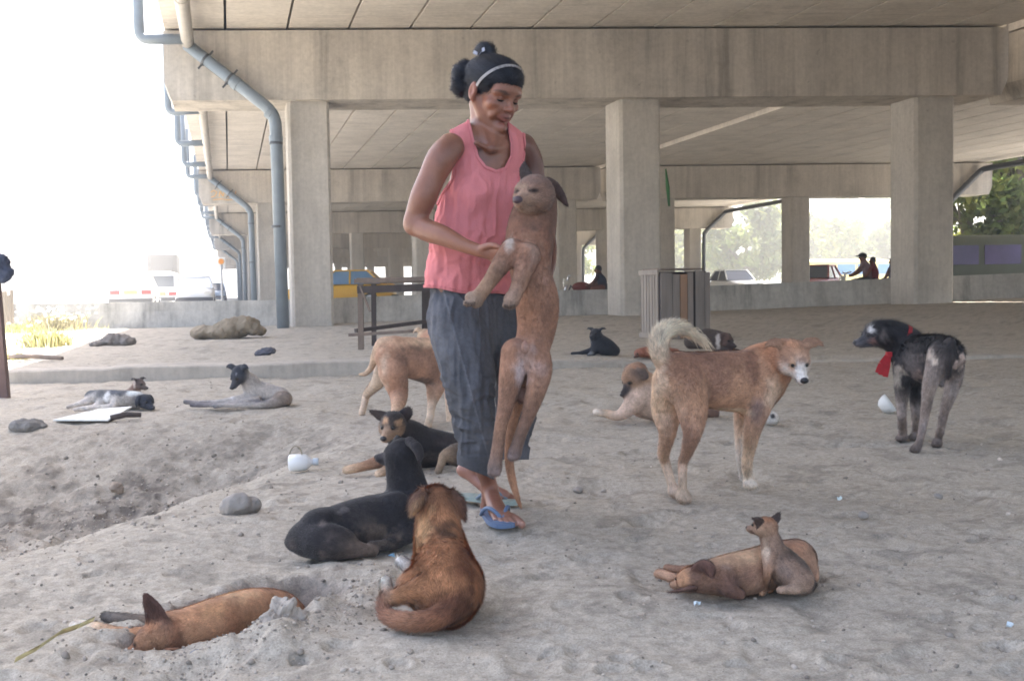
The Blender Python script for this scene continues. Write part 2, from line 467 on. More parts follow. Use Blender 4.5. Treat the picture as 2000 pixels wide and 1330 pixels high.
def elbow(pts, r=.12, n=5):
    """round the corners of a polyline"""
    pts = [np.asarray(p, float) for p in pts]; out = [pts[0]]
    for i in range(1, len(pts) - 1):
        a, b, c = pts[i - 1], pts[i], pts[i + 1]
        d1 = (a - b); l1 = np.linalg.norm(d1); d2 = (c - b); l2 = np.linalg.norm(d2); q = min(r, l1 * .45, l2 * .45)
        s = b + d1 / l1 * q; e = b + d2 / l2 * q
        for k in range(n + 1):
            t = k / n; out.append((1 - t) ** 2 * s + 2 * t * (1 - t) * b + t * t * e)
    out.append(pts[-1]); return out
def drain(i):
    """collector under the deck edge, diagonal across the beam end, downpipe beside the column"""
    r = .103
    f = row_pt(i, 0) - ROADV * .17
    z0 = float(gz_s(f[0], f[1]))
    A = f + BEAMV * .42 + ZUP * 4.85; B = f + BEAMV * 1.84 + ZUP * 3.72; C_ = f + BEAMV * 1.88 + ZUP * (gz_s(f[0] + 1.8, f[1]) - .05)
    o = MB().tube(elbow([A + np.array([-.02, 0, .03]), B, C_], .22), r, 18).build('downpipe', M_PVC, FLY1, smooth=True)
    for q, dr in ((B - ZUP * .42, (0, 0, 1)), (B - ZUP * .05 + (A - B) * .06, A - B), (B + (A - B) * .45, A - B)):
        m = MB().lathe(q, [(r + .004, -.05), (r + .012, -.045), (r + .012, .045), (r + .004, .05)], dr, 18)
        c = m.build('pipe_coupling', M_PVC, o, smooth=False)
    dirn = (A - B) / np.linalg.norm(A - B); side = np.cross(dirn, ROADU)
    for q, s2 in ((B + (A - B) * .52, side), (B + (A - B) * .80, side), (B - ZUP * 1.9, BEAMV), (B - ZUP * .5, BEAMV)):
        dr = (0, 0, 1) if s2 is BEAMV else dirn
        m = MB().lathe(q, [(r + .002, -.02), (r + .01, -.02), (r + .01, .02), (r + .002, .02)], dr, 18)
        if s2 is not BEAMV: m.bar(q - side * .2, q + side * .2, .03, .03)
        m.build('pipe_clamp', M_STEEL, o)
    # long collector pipe running back below the deck edge toward the previous row
    g0 = A + ZUP * .05; g1 = A - ROADV * (BAY * .93) + BEAMV * .10 + ZUP * .12
    o2 = MB().tube([g0, g1], .105, 16).build('collector_pipe', M_PVC2, FLY1, smooth=True)
    for k in range(1, 7):
        q = g0 + (g1 - g0) * k / 7
        MB().lathe(q, [(.107, -.06), (.116, -.055), (.116, .055), (.107, .06)], ROADU, 16).build('pipe_coupling', M_PVC2, o2)
    for fr in ((.015, .2, .45, .72) if i > 0 else (.015, .25, .5)):
        q = g0 + (g1 - g0) * fr
        e = q - BEAMV * .78 + ZUP * .02; e[2] = g0[2]
        top = e + ZUP * 1.7
        MB().tube(elbow([q, e, top], .16), .085, 14).build('scupper_pipe', M_PVC, FLY1, smooth=True)
for i in range(0, 5): drain(i)

# ------------------------------------------------------------------ low wall, kerb, roads
M_WALL = concrete_mat('wall_concrete', (.56, .54, .50), .5, (1.4, 1.4, .16), dark=.55)
def low_wall():
    a = np.array([-9.45, 19.75]); b_ = np.array([15.5, 20.9]); d = (b_ - a) / np.linalg.norm(b_ - a); n = np.array([-d[1], d[0]])
    N = 60; V = []; F = []
    prof = [(-.16, -.3), (-.16, .0), (-.10, .30), (-.085, .47), (.085, .47), (.10, .30), (.16, 0), (.16, -.3)]
    for k in range(N + 1):
        p = a + (b_ - a) * k / N; zz = float(gz_s(p[0], 20.0 if p[1] < 22 else 20.5)) + .0
        for q, h in prof: V.append((p[0] + n[0] * q, p[1] + n[1] * q, zz + h))
    m = len(prof)
    for k in range(N):
        for j in range(m): F.append((k * m + j, (k + 1) * m + j, (k + 1) * m + (j + 1) % m, k * m + (j + 1) % m))
    F.append(tuple(range(m - 1, -1, -1))); F.append(tuple(N * m + j for j in range(m)))
    o = link_mesh('low_wall', V, F, M_WALL, origin=(a[0], a[1], 0), smooth=False)
    tag(o, 'low stained concrete wall running behind the flyover columns', 'wall')
low_wall()
def kerb():
    V = []; F = []; N = 160; xs = np.linspace(-12, 9, N + 1)
    m = 5
    nz = fbm(np.stack([xs * 2, xs * 0, xs * 0], 1), 3)
    for k, x in enumerate(xs):
        y = kerb_y(x) + .02 * nz[k]; h = float(.10 - .085 * sst(-1, 2.2, x)) + .008 * nz[(k * 3) % N]
        for q, z in ((0, -.1), (.015, h), (.03, h + .012), (.30, h + .016), (.36, -.1)): V.append((x - .14 * q, y + q, z))
    for k in range(N):
        for j in range(m - 1): F.append((k * m + j, (k + 1) * m + j, (k + 1) * m + j + 1, k * m + j + 1))
    m_ = concrete_mat('kerb_concrete', (.46, .415, .36), .2)
    o = link_mesh('kerb', V, F, m_, smooth=False); o['kind'] = 'structure'
kerb()
def road(name, pts, w, z, mat):
    V = []; F = []
    for i, p in enumerate(pts):
        p = np.asarray(p, float); t = np.asarray(pts[min(i + 1, len(pts) - 1)], float) - np.asarray(pts[max(0, i - 1)], float); t /= np.linalg.norm(t); n = np.array([t[1], -t[0]])
        for q in (-w / 2, w / 2): V.append((p[0] + n[0] * q, p[1] + n[1] * q, z))
        if i: F.append((2 * i - 2, 2 * i - 1, 2 * i + 1, 2 * i))
    o = link_mesh(name, V, F, mat, smooth=False); o['kind'] = 'structure'
M_ROAD = simple_mat('pale_road_concrete', (.40, .385, .36), .9, .15, 3, bmp=.2)
def rp(t, y): return (ROW0[0] + t + ROADV[0] * (y - 18.4), y)
road('road', [rp(-8.5, 24), rp(-8.5, 60), rp(-8.5, 150), rp(-8.5, 500)], 14, .068, M_ROAD)
road('road', [(-4, 31), (20, 33), (80, 38)], 9, .072, M_ROAD)
# ------------------------------------------------------------------ sculpting engine: signed distances -> surface nets -> one continuous mesh
class Sculpt:
    def __init__(s, D, k=8.0):
        s.D = D; s.k = k; s.pr = []; s.paint = []; s.gid = 0
    def m(s, px, dy=0): return px * (s.D + dy) / FPX
    def w(s, p):
        if len(p) >= 3: return P(p[0], p[1], s.D + p[2])
        return P(p[0], p[1], s.D)
    def _add(s, kind, k, col, op, flow, **kw):
        s.pr.append(dict(kind=kind, k=k, g=s.gid, col=None if col is None else np.asarray(col, float), op=op, flow=flow, **kw))
    def seg(s, a, b, ra, rb, col=None, k=None, flat=None, op='u', fl=1):
        a = np.asarray(a, float); b = np.asarray(b, float); d = b - a; L = np.linalg.norm(d)
        s._add('seg', s.m(s.k) if k is None else k, col, op, fl * d / max(L, 1e-6), a=a, b=b, ra=ra, rb=rb, flat=flat)
    def chain(s, pts, col=None, k=None, flat=None, cols=None, sub=4, op='u', fl=1):
        """pts: (px, py, dy metres, r px); catmull-rom smoothed, tapered"""
        W = [np.append(s.w(p), s.m(p[3], p[2])) for p in pts]
        s.chain_w(W, col, s.m(k) if k is not None else None, flat, cols, sub, op, fl)
    def chain_w(s, W, col=None, k=None, flat=None, cols=None, sub=3, op='u', fl=1):
        s.gid += 1
        W = [np.asarray(w, float) for w in W]; n = len(W); Q = []; C = []
        for i in range(n - 1):
            p0, p1, p2, p3 = W[max(i - 1, 0)], W[i], W[i + 1], W[min(i + 2, n - 1)]
            st = sub if n > 2 else 1
            for j in range(st):
                t = j / st
                q = .5 * ((2 * p1) + (-p0 + p2) * t + (2 * p0 - 5 * p1 + 4 * p2 - p3) * t * t + (-p0 + 3 * p1 - 3 * p2 + p3) * t ** 3)
                q[3] = max(q[3], .6 * min(p1[3], p2[3]))
                Q.append(q)
                if cols is not None: C.append(np.asarray(cols[i]) * (1 - t) + np.asarray(cols[i + 1]) * t)
        Q.append(W[-1])
        if cols is not None: C.append(np.asarray(cols[-1]))
        for i in range(len(Q) - 1):
            c = (C[i] + C[i + 1]) / 2 if cols is not None else col
            s.seg(Q[i][:3], Q[i + 1][:3], Q[i][3], Q[i + 1][3], c, k, flat, op, fl)
        s.gid += 1
    def ell(s, c, r, ax=None, col=None, k=None, op='u', world=False, flow=(0, 0, -1)):
        """c: px tuple (or world), r: three radii px (or metres when world) along ax rows"""
        if not world:
            cw = s.w(c); r = np.array([s.m(q, c[2] if len(c) > 2 else 0) for q in r])
        else: cw = np.asarray(c, float); r = np.asarray(r, float)
        ax = np.eye(3) if ax is None else np.asarray(ax, float)
        s._add('ell', s.m(s.k) if k is None else (k if world else s.m(k)), col, op, np.asarray(flow, float), c=cw, r=r, ax=ax)
    def dab(s, p, r, col, a=1.0, soft=.5, world=False, noise=.25):
        """a patch of fur or skin colour: p px tuple with dy, r px (or 3 radii)"""
        cw = np.asarray(p[:3], float) if world else s.w(p)
        rr = np.asarray(r if hasattr(r, '__len__') else (r, r, r), float)
        if not world: rr = rr * (s.D / FPX)
        s.paint.append((cw, rr, np.asarray(col, float), a, soft, noise))
    # --- distance of one primitive
    def _d(s, p, X):
        if p['kind'] == 'seg':
            ba = p['b'] - p['a']; l2 = ba @ ba + 1e-12
            pa = X - p['a']
            t = np.clip((pa @ ba) / l2, 0, 1)
            v = pa - t[..., None] * ba
            f = 1.0
            if p['flat'] is not None:
                n, sc = np.asarray(p['flat'][0], float), p['flat'][1]
                v = v + (v @ n)[..., None] * (n * (1 / sc - 1)); f = min(1.0, sc)
            return (np.sqrt((v * v).sum(-1)) - (p['ra'] + (p['rb'] - p['ra']) * t)) * f
        q = (X - p['c']) @ p['ax'].T
        k0 = np.sqrt(((q / p['r']) ** 2).sum(-1)); k1 = np.sqrt(((q / p['r'] ** 2) ** 2).sum(-1)) + 1e-9
        return k0 * (k0 - 1) / k1
    def _bb(s, p):
        if p['kind'] == 'seg':
            r = max(p['ra'], p['rb']) * (1 if p['flat'] is None else max(1, p['flat'][1]))
            return np.minimum(p['a'], p['b']) - r, np.maximum(p['a'], p['b']) + r
        R = np.sqrt(((p['ax'].T * p['r']) ** 2).sum(1)); return p['c'] - R, p['c'] + R
    def mesh(s, vox, smooth=2):
        lo = np.min([s._bb(p)[0] for p in s.pr if p['op'] == 'u'], 0) - 4 * vox
        hi = np.max([s._bb(p)[1] for p in s.pr if p['op'] == 'u'], 0) + 4 * vox
        n = np.ceil((hi - lo) / vox).astype(int) + 1
        Fd = np.full(n, .5, np.float32)
        axs = [lo[i] + vox * np.arange(n[i]) for i in range(3)]
        groups = []
        for p in s.pr:
            if groups and p['kind'] == 'seg' and groups[-1][0]['kind'] == 'seg' and groups[-1][0]['g'] == p['g'] and p['op'] == 'u': groups[-1].append(p)
            else: groups.append([p])
        for gp in groups:
            k = max(gp[0]['k'], 1e-6); mg = k * 1.3 + 3 * vox
            ga = np.min([s._bb(p)[0] for p in gp], 0); gb = np.max([s._bb(p)[1] for p in gp], 0)
            def rng_(a, b):
                i0 = np.clip(np.floor((a - mg - lo) / vox).astype(int), 0, n - 1); i1 = np.clip(np.ceil((b + mg - lo) / vox).astype(int) + 1, 1, n)
                return i0, i1
            g0, g1 = rng_(ga, gb)
            if (g1 <= g0).any(): continue
            d = np.full(g1 - g0, .5, np.float32)
            for p in gp:
                i0, i1 = rng_(*s._bb(p))
                if (i1 <= i0).any(): continue
                X = np.stack(np.meshgrid(*[axs[i][i0[i]:i1[i]] for i in range(3)], indexing='ij'), -1)
                ls = tuple(slice(i0[i] - g0[i], i1[i] - g0[i]) for i in range(3))
                d[ls] = np.minimum(d[ls], s._d(p, X).astype(np.float32))
            sl_ = tuple(slice(g0[i], g1[i]) for i in range(3)); cur = Fd[sl_]
            if gp[0]['op'] == 'u':
                h = np.maximum(k - np.abs(cur - d), 0) / k
                Fd[sl_] = np.minimum(cur, d) - h * h * k * .25
            else:
                h = np.maximum(k - np.abs(cur + d), 0) / k
                Fd[sl_] = np.maximum(cur, -d) + h * h * k * .25
        # surface nets
        ins = Fd < 0
        c = np.zeros(n - 1, np.int8)
        for dx in (0, 1):
            for dy in (0, 1):
                for dz in (0, 1):
                    c += ins[dx:n[0] - 1 + dx, dy:n[1] - 1 + dy, dz:n[2] - 1 + dz]
        act = np.argwhere((c > 0) & (c < 8))
        cid = np.full(n - 1, -1, np.int64); cid[tuple(act.T)] = np.arange(len(act))
        off = np.array([[x, y, z] for x in (0, 1) for y in (0, 1) for z in (0, 1)])
        vals = np.stack([Fd[tuple((act + o).T)] for o in off], 1)
        sm = np.zeros((len(act), 3)); ct = np.zeros(len(act))
        for i in range(8):
            for j in range(i + 1, 8):
                if np.abs(off[i] - off[j]).sum() != 1: continue
                a, b = vals[:, i], vals[:, j]; msk = (a < 0) != (b < 0)
                t = np.where(msk, a / np.where(msk, a - b, 1), 0)
                sm += msk[:, None] * (off[i] + t[:, None] * (off[j] - off[i])); ct += msk
        V = lo + vox * (act + sm / ct[:, None])
        Q = []
        for ax in range(3):
            o1, o2 = (ax + 1) % 3, (ax + 2) % 3
            s0 = [slice(None)] * 3; s1 = [slice(None)] * 3
            s0[ax] = slice(0, n[ax] - 1); s1[ax] = slice(1, n[ax])
            ch = np.argwhere(ins[tuple(s0)] != ins[tuple(s1)])
            ch = ch[(ch[:, o1] > 0) & (ch[:, o2] > 0) & (ch[:, o1] < n[o1] - 1) & (ch[:, o2] < n[o2] - 1)]
            e1 = np.zeros(3, int); e1[o1] = 1; e2 = np.zeros(3, int); e2[o2] = 1
            q = np.stack([cid[tuple((ch - e1 - e2).T)], cid[tuple((ch - e2).T)], cid[tuple(ch.T)], cid[tuple((ch - e1).T)]], 1)
            fl = ~ins[tuple(ch.T)]
            q[fl] = q[fl][:, ::-1]
            Q.append(q)
        Q = np.concatenate(Q); Q = Q[(Q >= 0).all(1)]
        # light laplacian smoothing
        E = np.concatenate([Q[:, [0, 1]], Q[:, [1, 2]], Q[:, [2, 3]], Q[:, [3, 0]]])
        dg = np.bincount(E.ravel(), minlength=len(V)).astype(float); dg[dg == 0] = 1
        for _ in range(smooth):
            A = np.zeros_like(V)
            for ax in range(3):
                A[:, ax] = np.bincount(E[:, 0], V[E[:, 1], ax], len(V)) + np.bincount(E[:, 1], V[E[:, 0], ax], len(V))
            V = V * .5 + .5 * A / dg[:, None]
        return V, Q
    def colour(s, V, base, soft=.006):
        num = np.zeros((len(V), 3)); den = np.zeros(len(V)); fl = np.zeros((len(V), 3))
        for p in s.pr:
            if p['op'] != 'u': continue
            d = np.clip(s._d(p, V), 0, None); w = np.exp(-d / soft) + 1e-9
            c = p['col'] if p['col'] is not None else np.asarray(base)
            num += w[:, None] * c; den += w; fl += w[:, None] * p['flow']
        C = num / den[:, None]; fl = fl / den[:, None]
        nz = fbm(V * 45, 3)
        for cw, rr, col, a, soft_, noise in s.paint:
            d = np.sqrt((((V - cw) / rr) ** 2).sum(1)) + nz * noise
            w = a * (1 - sst(1 - soft_, 1 + soft_ * .6, d))
            C = C * (1 - w[:, None]) + col * w[:, None]
        return C, fl
def vnormals(V, Q):
    a = V[Q[:, 2]] - V[Q[:, 0]]; b = V[Q[:, 3]] - V[Q[:, 1]]
    fn = np.cross(a, b); N = np.zeros_like(V)
    for k in range(4):
        for ax in range(3): N[:, ax] += np.bincount(Q[:, k], fn[:, ax], len(V))
    return N / (np.linalg.norm(N, axis=1)[:, None] + 1e-12), np.linalg.norm(fn, axis=1) * .5
def fur_blades(V, Q, N, area, C, fl, count, length, width, seed, lift=.35, lenmap=None):
    rng = np.random.default_rng(seed)
    f = rng.choice(len(Q), count, p=area / area.sum())
    w = rng.random((count, 4)); w /= w.sum(1)[:, None]
    p = np.einsum('nk,nkd->nd', w, V[Q[f]]); nn = np.einsum('nk,nkd->nd', w, N[Q[f]]); nn /= np.linalg.norm(nn, axis=1)[:, None] + 1e-9
    cc = np.einsum('nk,nkd->nd', w, C[Q[f]]); ff = np.einsum('nk,nkd->nd', w, fl[Q[f]]) + rng.normal(0, .22, (count, 3)) + np.array([0, 0, -.15])
    t = ff - nn * (ff * nn).sum(1)[:, None]; t /= np.linalg.norm(t, axis=1)[:, None] + 1e-9
    L = length * rng.uniform(.55, 1.25, count)
    if lenmap is not None: L = L * lenmap(p)
    sd = np.cross(nn, t); wd = width * rng.uniform(.6, 1.2, count)
    tip = p + t * L[:, None] * .9 + nn * (L * lift * rng.uniform(.5, 1.4, count))[:, None]
    base = p - nn * .001
    W = np.stack([base + sd * wd[:, None], base - sd * wd[:, None], tip], 1).reshape(-1, 3)
    cv = np.clip(cc * rng.uniform(.60, 1.38, count)[:, None], 0.004, .9)
    nj = nn + rng.normal(0, .28, (count, 3)) + t * .25; nj /= np.linalg.norm(nj, axis=1)[:, None]
    return W, np.arange(count * 3).reshape(-1, 3), np.repeat(nj, 3, 0), np.repeat(cv, 3, 0)
M_FUR = attr_mat('fur', .75, .22, .16, 70, sheen=.12, bmp=.5, bscale=180)
M_EYE = simple_mat('dark_wet_eye', (.012, .008, .006), .12, .1, 30, spec=.6)
M_NOSE = simple_mat('dark_nose', (.022, .02, .022), .4, .15, 60, spec=.5)
def make_dog(S, label, base, fur=26000, flen=.012, fwid=.0011, voxpx=2.1, seed=1, group=None, origin=None, lift=.3, soft=.006, mott=.15, lenmap=None, name='dog'):
    vox = S.m(voxpx)
    V, Q = S.mesh(vox)
    N, A = vnormals(V, Q)
    C, fl = S.colour(V, base, soft)
    lum = (C @ np.array([.3, .55, .15]))[:, None]; C = (C * .84 + lum * .16) * (1 + .16 * sst(.05, .14, lum))
    C = np.clip(C * (1 + mott * fbm(V * 28 + seed, 4)[:, None]) * (1 + mott * .7 * fbm(V * 110 + seed, 2)[:, None]), .006, .9)
    fV, fF, fN, fC = fur_blades(V, Q, N, A, C, fl, fur, flen, fwid, seed, lift, lenmap)
    og = origin if origin is not None else np.array([V[:, 0].mean(), V[:, 1].mean(), V[:, 2].min()])
    root = thing(name, label, name, og, group)
    link_mesh('body', np.concatenate([V, fV]), [Q, fF + len(V)], M_FUR, root, cols=np.concatenate([C, fC]), normals=np.concatenate([N, fN]))
    return root
def blob(name, c, r, mat, parent, ax=None, n=12):
    """small ellipsoid part (eye, nose) in world metres"""
    V = []; F = []; r = np.asarray(r if hasattr(r, '__len__') else (r, r, r), float); ax = np.eye(3) if ax is None else np.asarray(ax)
    for i in range(n // 2 + 1):
        th = math.pi * i / (n // 2)
        for j in range(n):
            ph = 2 * math.pi * j / n
            q = np.array([math.sin(th) * math.cos(ph), math.sin(th) * math.sin(ph), math.cos(th)]) * r
            V.append(np.asarray(c) + q @ ax)
    for i in range(n // 2):
        for j in range(n):
            F.append((i * n + j, i * n + (j + 1) % n, (i + 1) * n + (j + 1) % n, (i + 1) * n + j))
    return link_mesh(name, V, F, mat, parent)
def frame(fwd, up=(0, 0, 1)):
    f = np.asarray(fwd, float); f = f / np.linalg.norm(f); u = np.asarray(up, float); u = u - f * (u @ f); u /= np.linalg.norm(u)
    return np.array([f, np.cross(u, f), u])          # rows: forward, left, up
def dog_head(S, c, fwd, R, base, up=(0, 0, 1), muzzle=None, ear='fold', earcol=None, snout=1.0, ears=(1, -1), mask=None, jaw=True, world=None, earlen=1.0, eyecol=c8(44, 36, 34)):
    """adds a dog's head at photo pixel c=(px,py,dy); R skull radius in px; returns the data for eye and nose parts"""
    A = frame(fwd, up); o = np.asarray(world, float) if world is not None else S.w(c); r = S.m(R, c[2] if world is None else 0)
    L = lambda f, l, u: o + r * (f * A[0] + l * A[1] + u * A[2])
    mz = base if muzzle is None else muzzle
    k = r * .35
    S.ell(o, np.array([1.12, .86, .88]) * r, A, base, k, world=True, flow=-A[0])
    for sd in (1, -1):
        S.ell(L(.35, sd * .45, -.28), np.array([.62, .42, .5]) * r, A, base if mask is None else mask, k, world=True, flow=-A[0])
        S.ell(L(.72, sd * .36, .30), np.array([.33, .26, .22]) * r, A, base, k * .5, world=True, flow=-A[0])
    S.chain_w([np.append(L(1.9 * snout, 0, -.30), .30 * r), np.append(L(1.45 * snout, 0, -.26), .36 * r), np.append(L(.62, 0, -.12), .55 * r)], mz, k * .8, (A[1], 1.0))
    if jaw: S.chain_w([np.append(L(1.66 * snout, 0, -.60), .17 * r), np.append(L(1.1 * snout, 0, -.60), .26 * r), np.append(L(.4, 0, -.55), .4 * r)], mz, k * .5)
    ec = base if earcol is None else earcol
    for sd in ears:
        if ear == 'prick': pts = [(-.25, .50, .60, .42), (-.30, .72, 1.15, .36), (-.28, .86, 1.15 + .75 * earlen, .07)]
        elif ear == 'fold': pts = [(-.20, .62, .60, .36), (-.02, .98, .86, .34), (.35, 1.25, .62, .26), (.6, 1.32, .30, .10)]
        elif ear == 'side': pts = [(-.25, .60, .56, .36), (-.30, 1.0, .84, .36), (-.28, 1.40, .86, .26), (-.18, 1.75, .66, .08)]
        else: pts = [(-.20, .66, .52, .34), (-.15, 1.02, .42, .36), (-.02, 1.16, -.12, .34), (.08, 1.12, -.62 * earlen, .14)]
        W = [np.append(L(f, sd * l, u), q * r) for f, l, u, q in pts]
        nrm = (A[0] * .75 + sd * A[1] * .55) if ear in ('prick',) else (A[1] * sd * .85 + A[2] * .5 if ear in ('fold', 'drop') else A[2] * .9 + A[0] * .4)
        nrm = nrm / np.linalg.norm(nrm)
        S.chain_w(W, ec, r * .12, (nrm, .30), fl=1)
    for sd in (1, -1): S.dab(tuple(L(1.06, sd * .42, .16)), np.array([.26, .24, .17]) * r, eyecol, .9, .5, world=True, noise=.15)
    for sd in (1, -1): S.dab(tuple(L(1.5 * snout, sd * .3, -.50)), np.array([.5, .2, .05]) * r, eyecol, .6, .5, world=True, noise=.1)
    return dict(o=o, r=r, A=A, nose=L(2.13 * snout, 0, -.20), eyes=[L(1.08, .42, .16), L(1.08, -.42, .16)], mouth=L(1.5 * snout, 0, -.52))
def head_parts(root, h, eyes=(0, 1), er=.14, nose=True, nr=.2):
    for i in eyes: blob('eye', h['eyes'][i], h['r'] * er, M_EYE, root)
    if nose: blob('nose', h['nose'], np.array([.7, 1.05, .8]) * h['r'] * nr, M_NOSE, root, h['A'])
# ------------------------------------------------------------------ dogs
GRP_FAR = 'stray dogs resting under the flyover'
def gd(S, px, py): return gdepth(px, py) - S.D
def paw(S, px, py, R, col=None, dx=.5, flat=.75):
    """paw whose sole touches the ground at photo pixel (px, py)"""
    dy = gd(S, px, py)
    S.ell((px + dx * R * .5, py - R * flat, dy - .004), (R * 1.25, R * 1.1, R * flat), None, col, 5)
    return dy
CREAM = c8(214, 198, 172); WHITE = c8(205, 198, 190)

def tan_standing_dog():
    S = Sculpt(gdepth(1335, 980), 16)
    T = c8(178, 132, 98); TD = c8(134, 94, 74); PALE = c8(206, 172, 138); RED = c8(176, 120, 82)
    n = np.array([.55, -.83, 0])
    S.chain([(1500, 733, .20, 47), (1475, 745, .17, 60), (1425, 744, .11, 59), (1365, 740, .03, 52), (1325, 733, -.02, 47)], T, flat=(n, .74), k=20)
    S.chain([(1540, 697, .12, 34), (1520, 703, .17, 40), (1488, 718, .19, 46)], RED, k=22)
    h = dog_head(S, (1549, 698, .10), (.10, -.86, -.50), 33, T, ear='side', earcol=c8(150, 112, 86), mask=c8(212, 200, 186), muzzle=c8(214, 206, 198), earlen=.8)
    # near hind leg
    d = paw(S, 1334, 980, 11, c8(185, 160, 138))
    S.chain([(1345, 755, -.04, 40), (1352, 800, -.06, 33), (1353, 842, -.08, 21), (1343, 880, -.02, 13), (1334, 903, .02, 10.5), (1333, 940, d - .005, 9), (1333, 968, d, 9.5)], PALE, cols=[T, T, c8(168, 128, 104), c8(165, 125, 100), c8(185, 150, 125), c8(190, 165, 140), c8(190, 165, 140)], k=16, flat=(n, .85))
    d = paw(S, 1317, 969, 10, c8(190, 168, 148))
    S.chain([(1312, 745, .02, 38), (1302, 800, .05, 30), (1304, 842, .02, 18), (1296, 885, d, 11.5), (1300, 905, d + .03, 9.5), (1309, 935, d + .01, 8.5), (1316, 958, d, 9)], PALE, cols=[PALE, PALE, c8(180, 142, 116), c8(185, 150, 122), c8(200, 172, 146), c8(200, 176, 152), c8(196, 170, 148)], k=14)
    d = paw(S, 1464, 954, 11, c8(205, 190, 172), .8)
    S.chain([(1487, 760, .14, 34), (1478, 805, .11, 24), (1470, 840, .11, 17), (1463, 880, .14, 12), (1459, 905, .16, 10.5), (1461, 930, d, 9), (1463, 943, d, 9.5)], T, cols=[T, c8(160, 122, 100), c8(180, 140, 110), c8(196, 164, 132), c8(205, 178, 150), c8(215, 198, 178), c8(215, 200, 182)], k=14)
    d = paw(S, 1455, 941, 9, WHITE, .8)
    S.chain([(1458, 780, .24, 24), (1447, 820, .25, 14), (1444, 860, .26, 9), (1447, 900, .27, 8), (1453, 930, d, 7.5)], PALE, cols=[T, c8(190, 158, 132), c8(205, 185, 165), WHITE, WHITE], k=10)
    TW = [(1302, 712, -.03, 19), (1290, 692, -.04, 20), (1287, 668, -.04, 19), (1298, 648, -.02, 17), (1322, 640, .02, 14), (1346, 649, .05, 10), (1364, 662, .07, 5)]
    S.chain(TW[::-1], CREAM, cols=[CREAM, CREAM, CREAM, CREAM, CREAM, c8(205, 180, 150), c8(180, 140, 108)], k=8, fl=-1)
    for p, r, c, a in (((1380, 690, -.02), (90, 60, 36), TD, .6), ((1440, 690, .05), (50, 60, 46), TD, .5), ((1345, 715, -.08), (46, 40, 48), c8(136, 96, 74), .6), ((1400, 735, -.02), (50, 40, 60), c8(135, 96, 78), .55),
                       ((1470, 715, .1), (18, 60, 50), c8(128, 88, 68), .6), ((1290, 760, -.06), (18, 40, 40), c8(214, 186, 158), .8), ((1318, 790, -.06), (26, 34, 50), c8(188, 150, 122), .6),
                       ((1410, 806, .08), (70, 60, 10), c8(214, 186, 150), .7), ((1512, 775, .1), (26, 40, 40), c8(206, 176, 146), .6), ((1295, 722, -.09), (7, 7, 13), c8(92, 60, 58), .9),
                       ((1552, 668, .05), (26, 30, 12), c8(176, 126, 90), .8), ((1554, 712, -.0), (6, 40, 26), c8(196, 150, 112), .7), ((1537, 703, .02), (14, 30, 8), c8(130, 100, 84), .7), ((1571, 705, .02), (12, 30, 8), c8(130, 100, 84), .7),
                       ((1480, 800, .06), (16, 30, 26), c8(128, 104, 98), .6), ((1340, 850, -.1), (24, 30, 30), c8(150, 112, 92), .5)):
        S.dab(p, r, c, min(1, a * 1.25), .6)
    mo = h['mouth']; S.seg(mo - h['A'][1] * h['r'] * .28, mo + h['A'][1] * h['r'] * .28, h['r'] * .06, h['r'] * .06, op='c', k=.002)
    S.dab(tuple(mo + h['A'][0] * h['r'] * .1), np.array([.30, .30, .16]) * h['r'], c8(40, 34, 34), .9, .4, world=True)
    tw = np.array([S.w(p) for p in TW])
    def lm(p):
        dd = np.min(np.linalg.norm(p[:, None] - tw[None, 2:], axis=2), 1); return 1 + 1.5 * (1 - sst(.03, .075, dd))
    r = make_dog(S, 'tan dog standing with curled cream tail, looking back at the camera', T, 42000, .013, .0011, 2.0, 11, lenmap=lm)
    head_parts(r, h, er=.12, nr=.25)
    # plume of long tail hairs
    rng = random.Random(4); m = MB(); V = []; F = []
    for i in range(520):
        t = rng.uniform(.45, 1.0) * (len(tw) - 1.01); a = int(t); q = tw[a] + (tw[a + 1] - tw[a]) * (t - a)
        dr = tw[min(a + 1, len(tw) - 1)] - tw[a]; dr = dr / np.linalg.norm(dr) + np.array([rng.gauss(.2, .16), rng.gauss(.05, .16), rng.gauss(-.12, .16)]); L = rng.uniform(.025, .062); q = q + np.array([rng.gauss(0, .006), rng.gauss(0, .006), rng.gauss(0, .006)])
        e1 = q + dr * L * .55 + np.array([0, 0, .008]); e2 = q + dr * L + np.array([0, 0, -.012])
        w = np.array([0, .0, .0016]) if rng.random() < .6 else np.array([.0012, 0, .001])
        b = len(V); V += [q - w, q + w, e1 + w * .7, e1 - w * .7, e2]; F += [(b, b + 1, b + 2, b + 3), (b + 3, b + 2, b + 4)]
    link_mesh('tail_plume', V, F, simple_mat('cream_hair', CREAM * .95, .7, .12, 60), r)

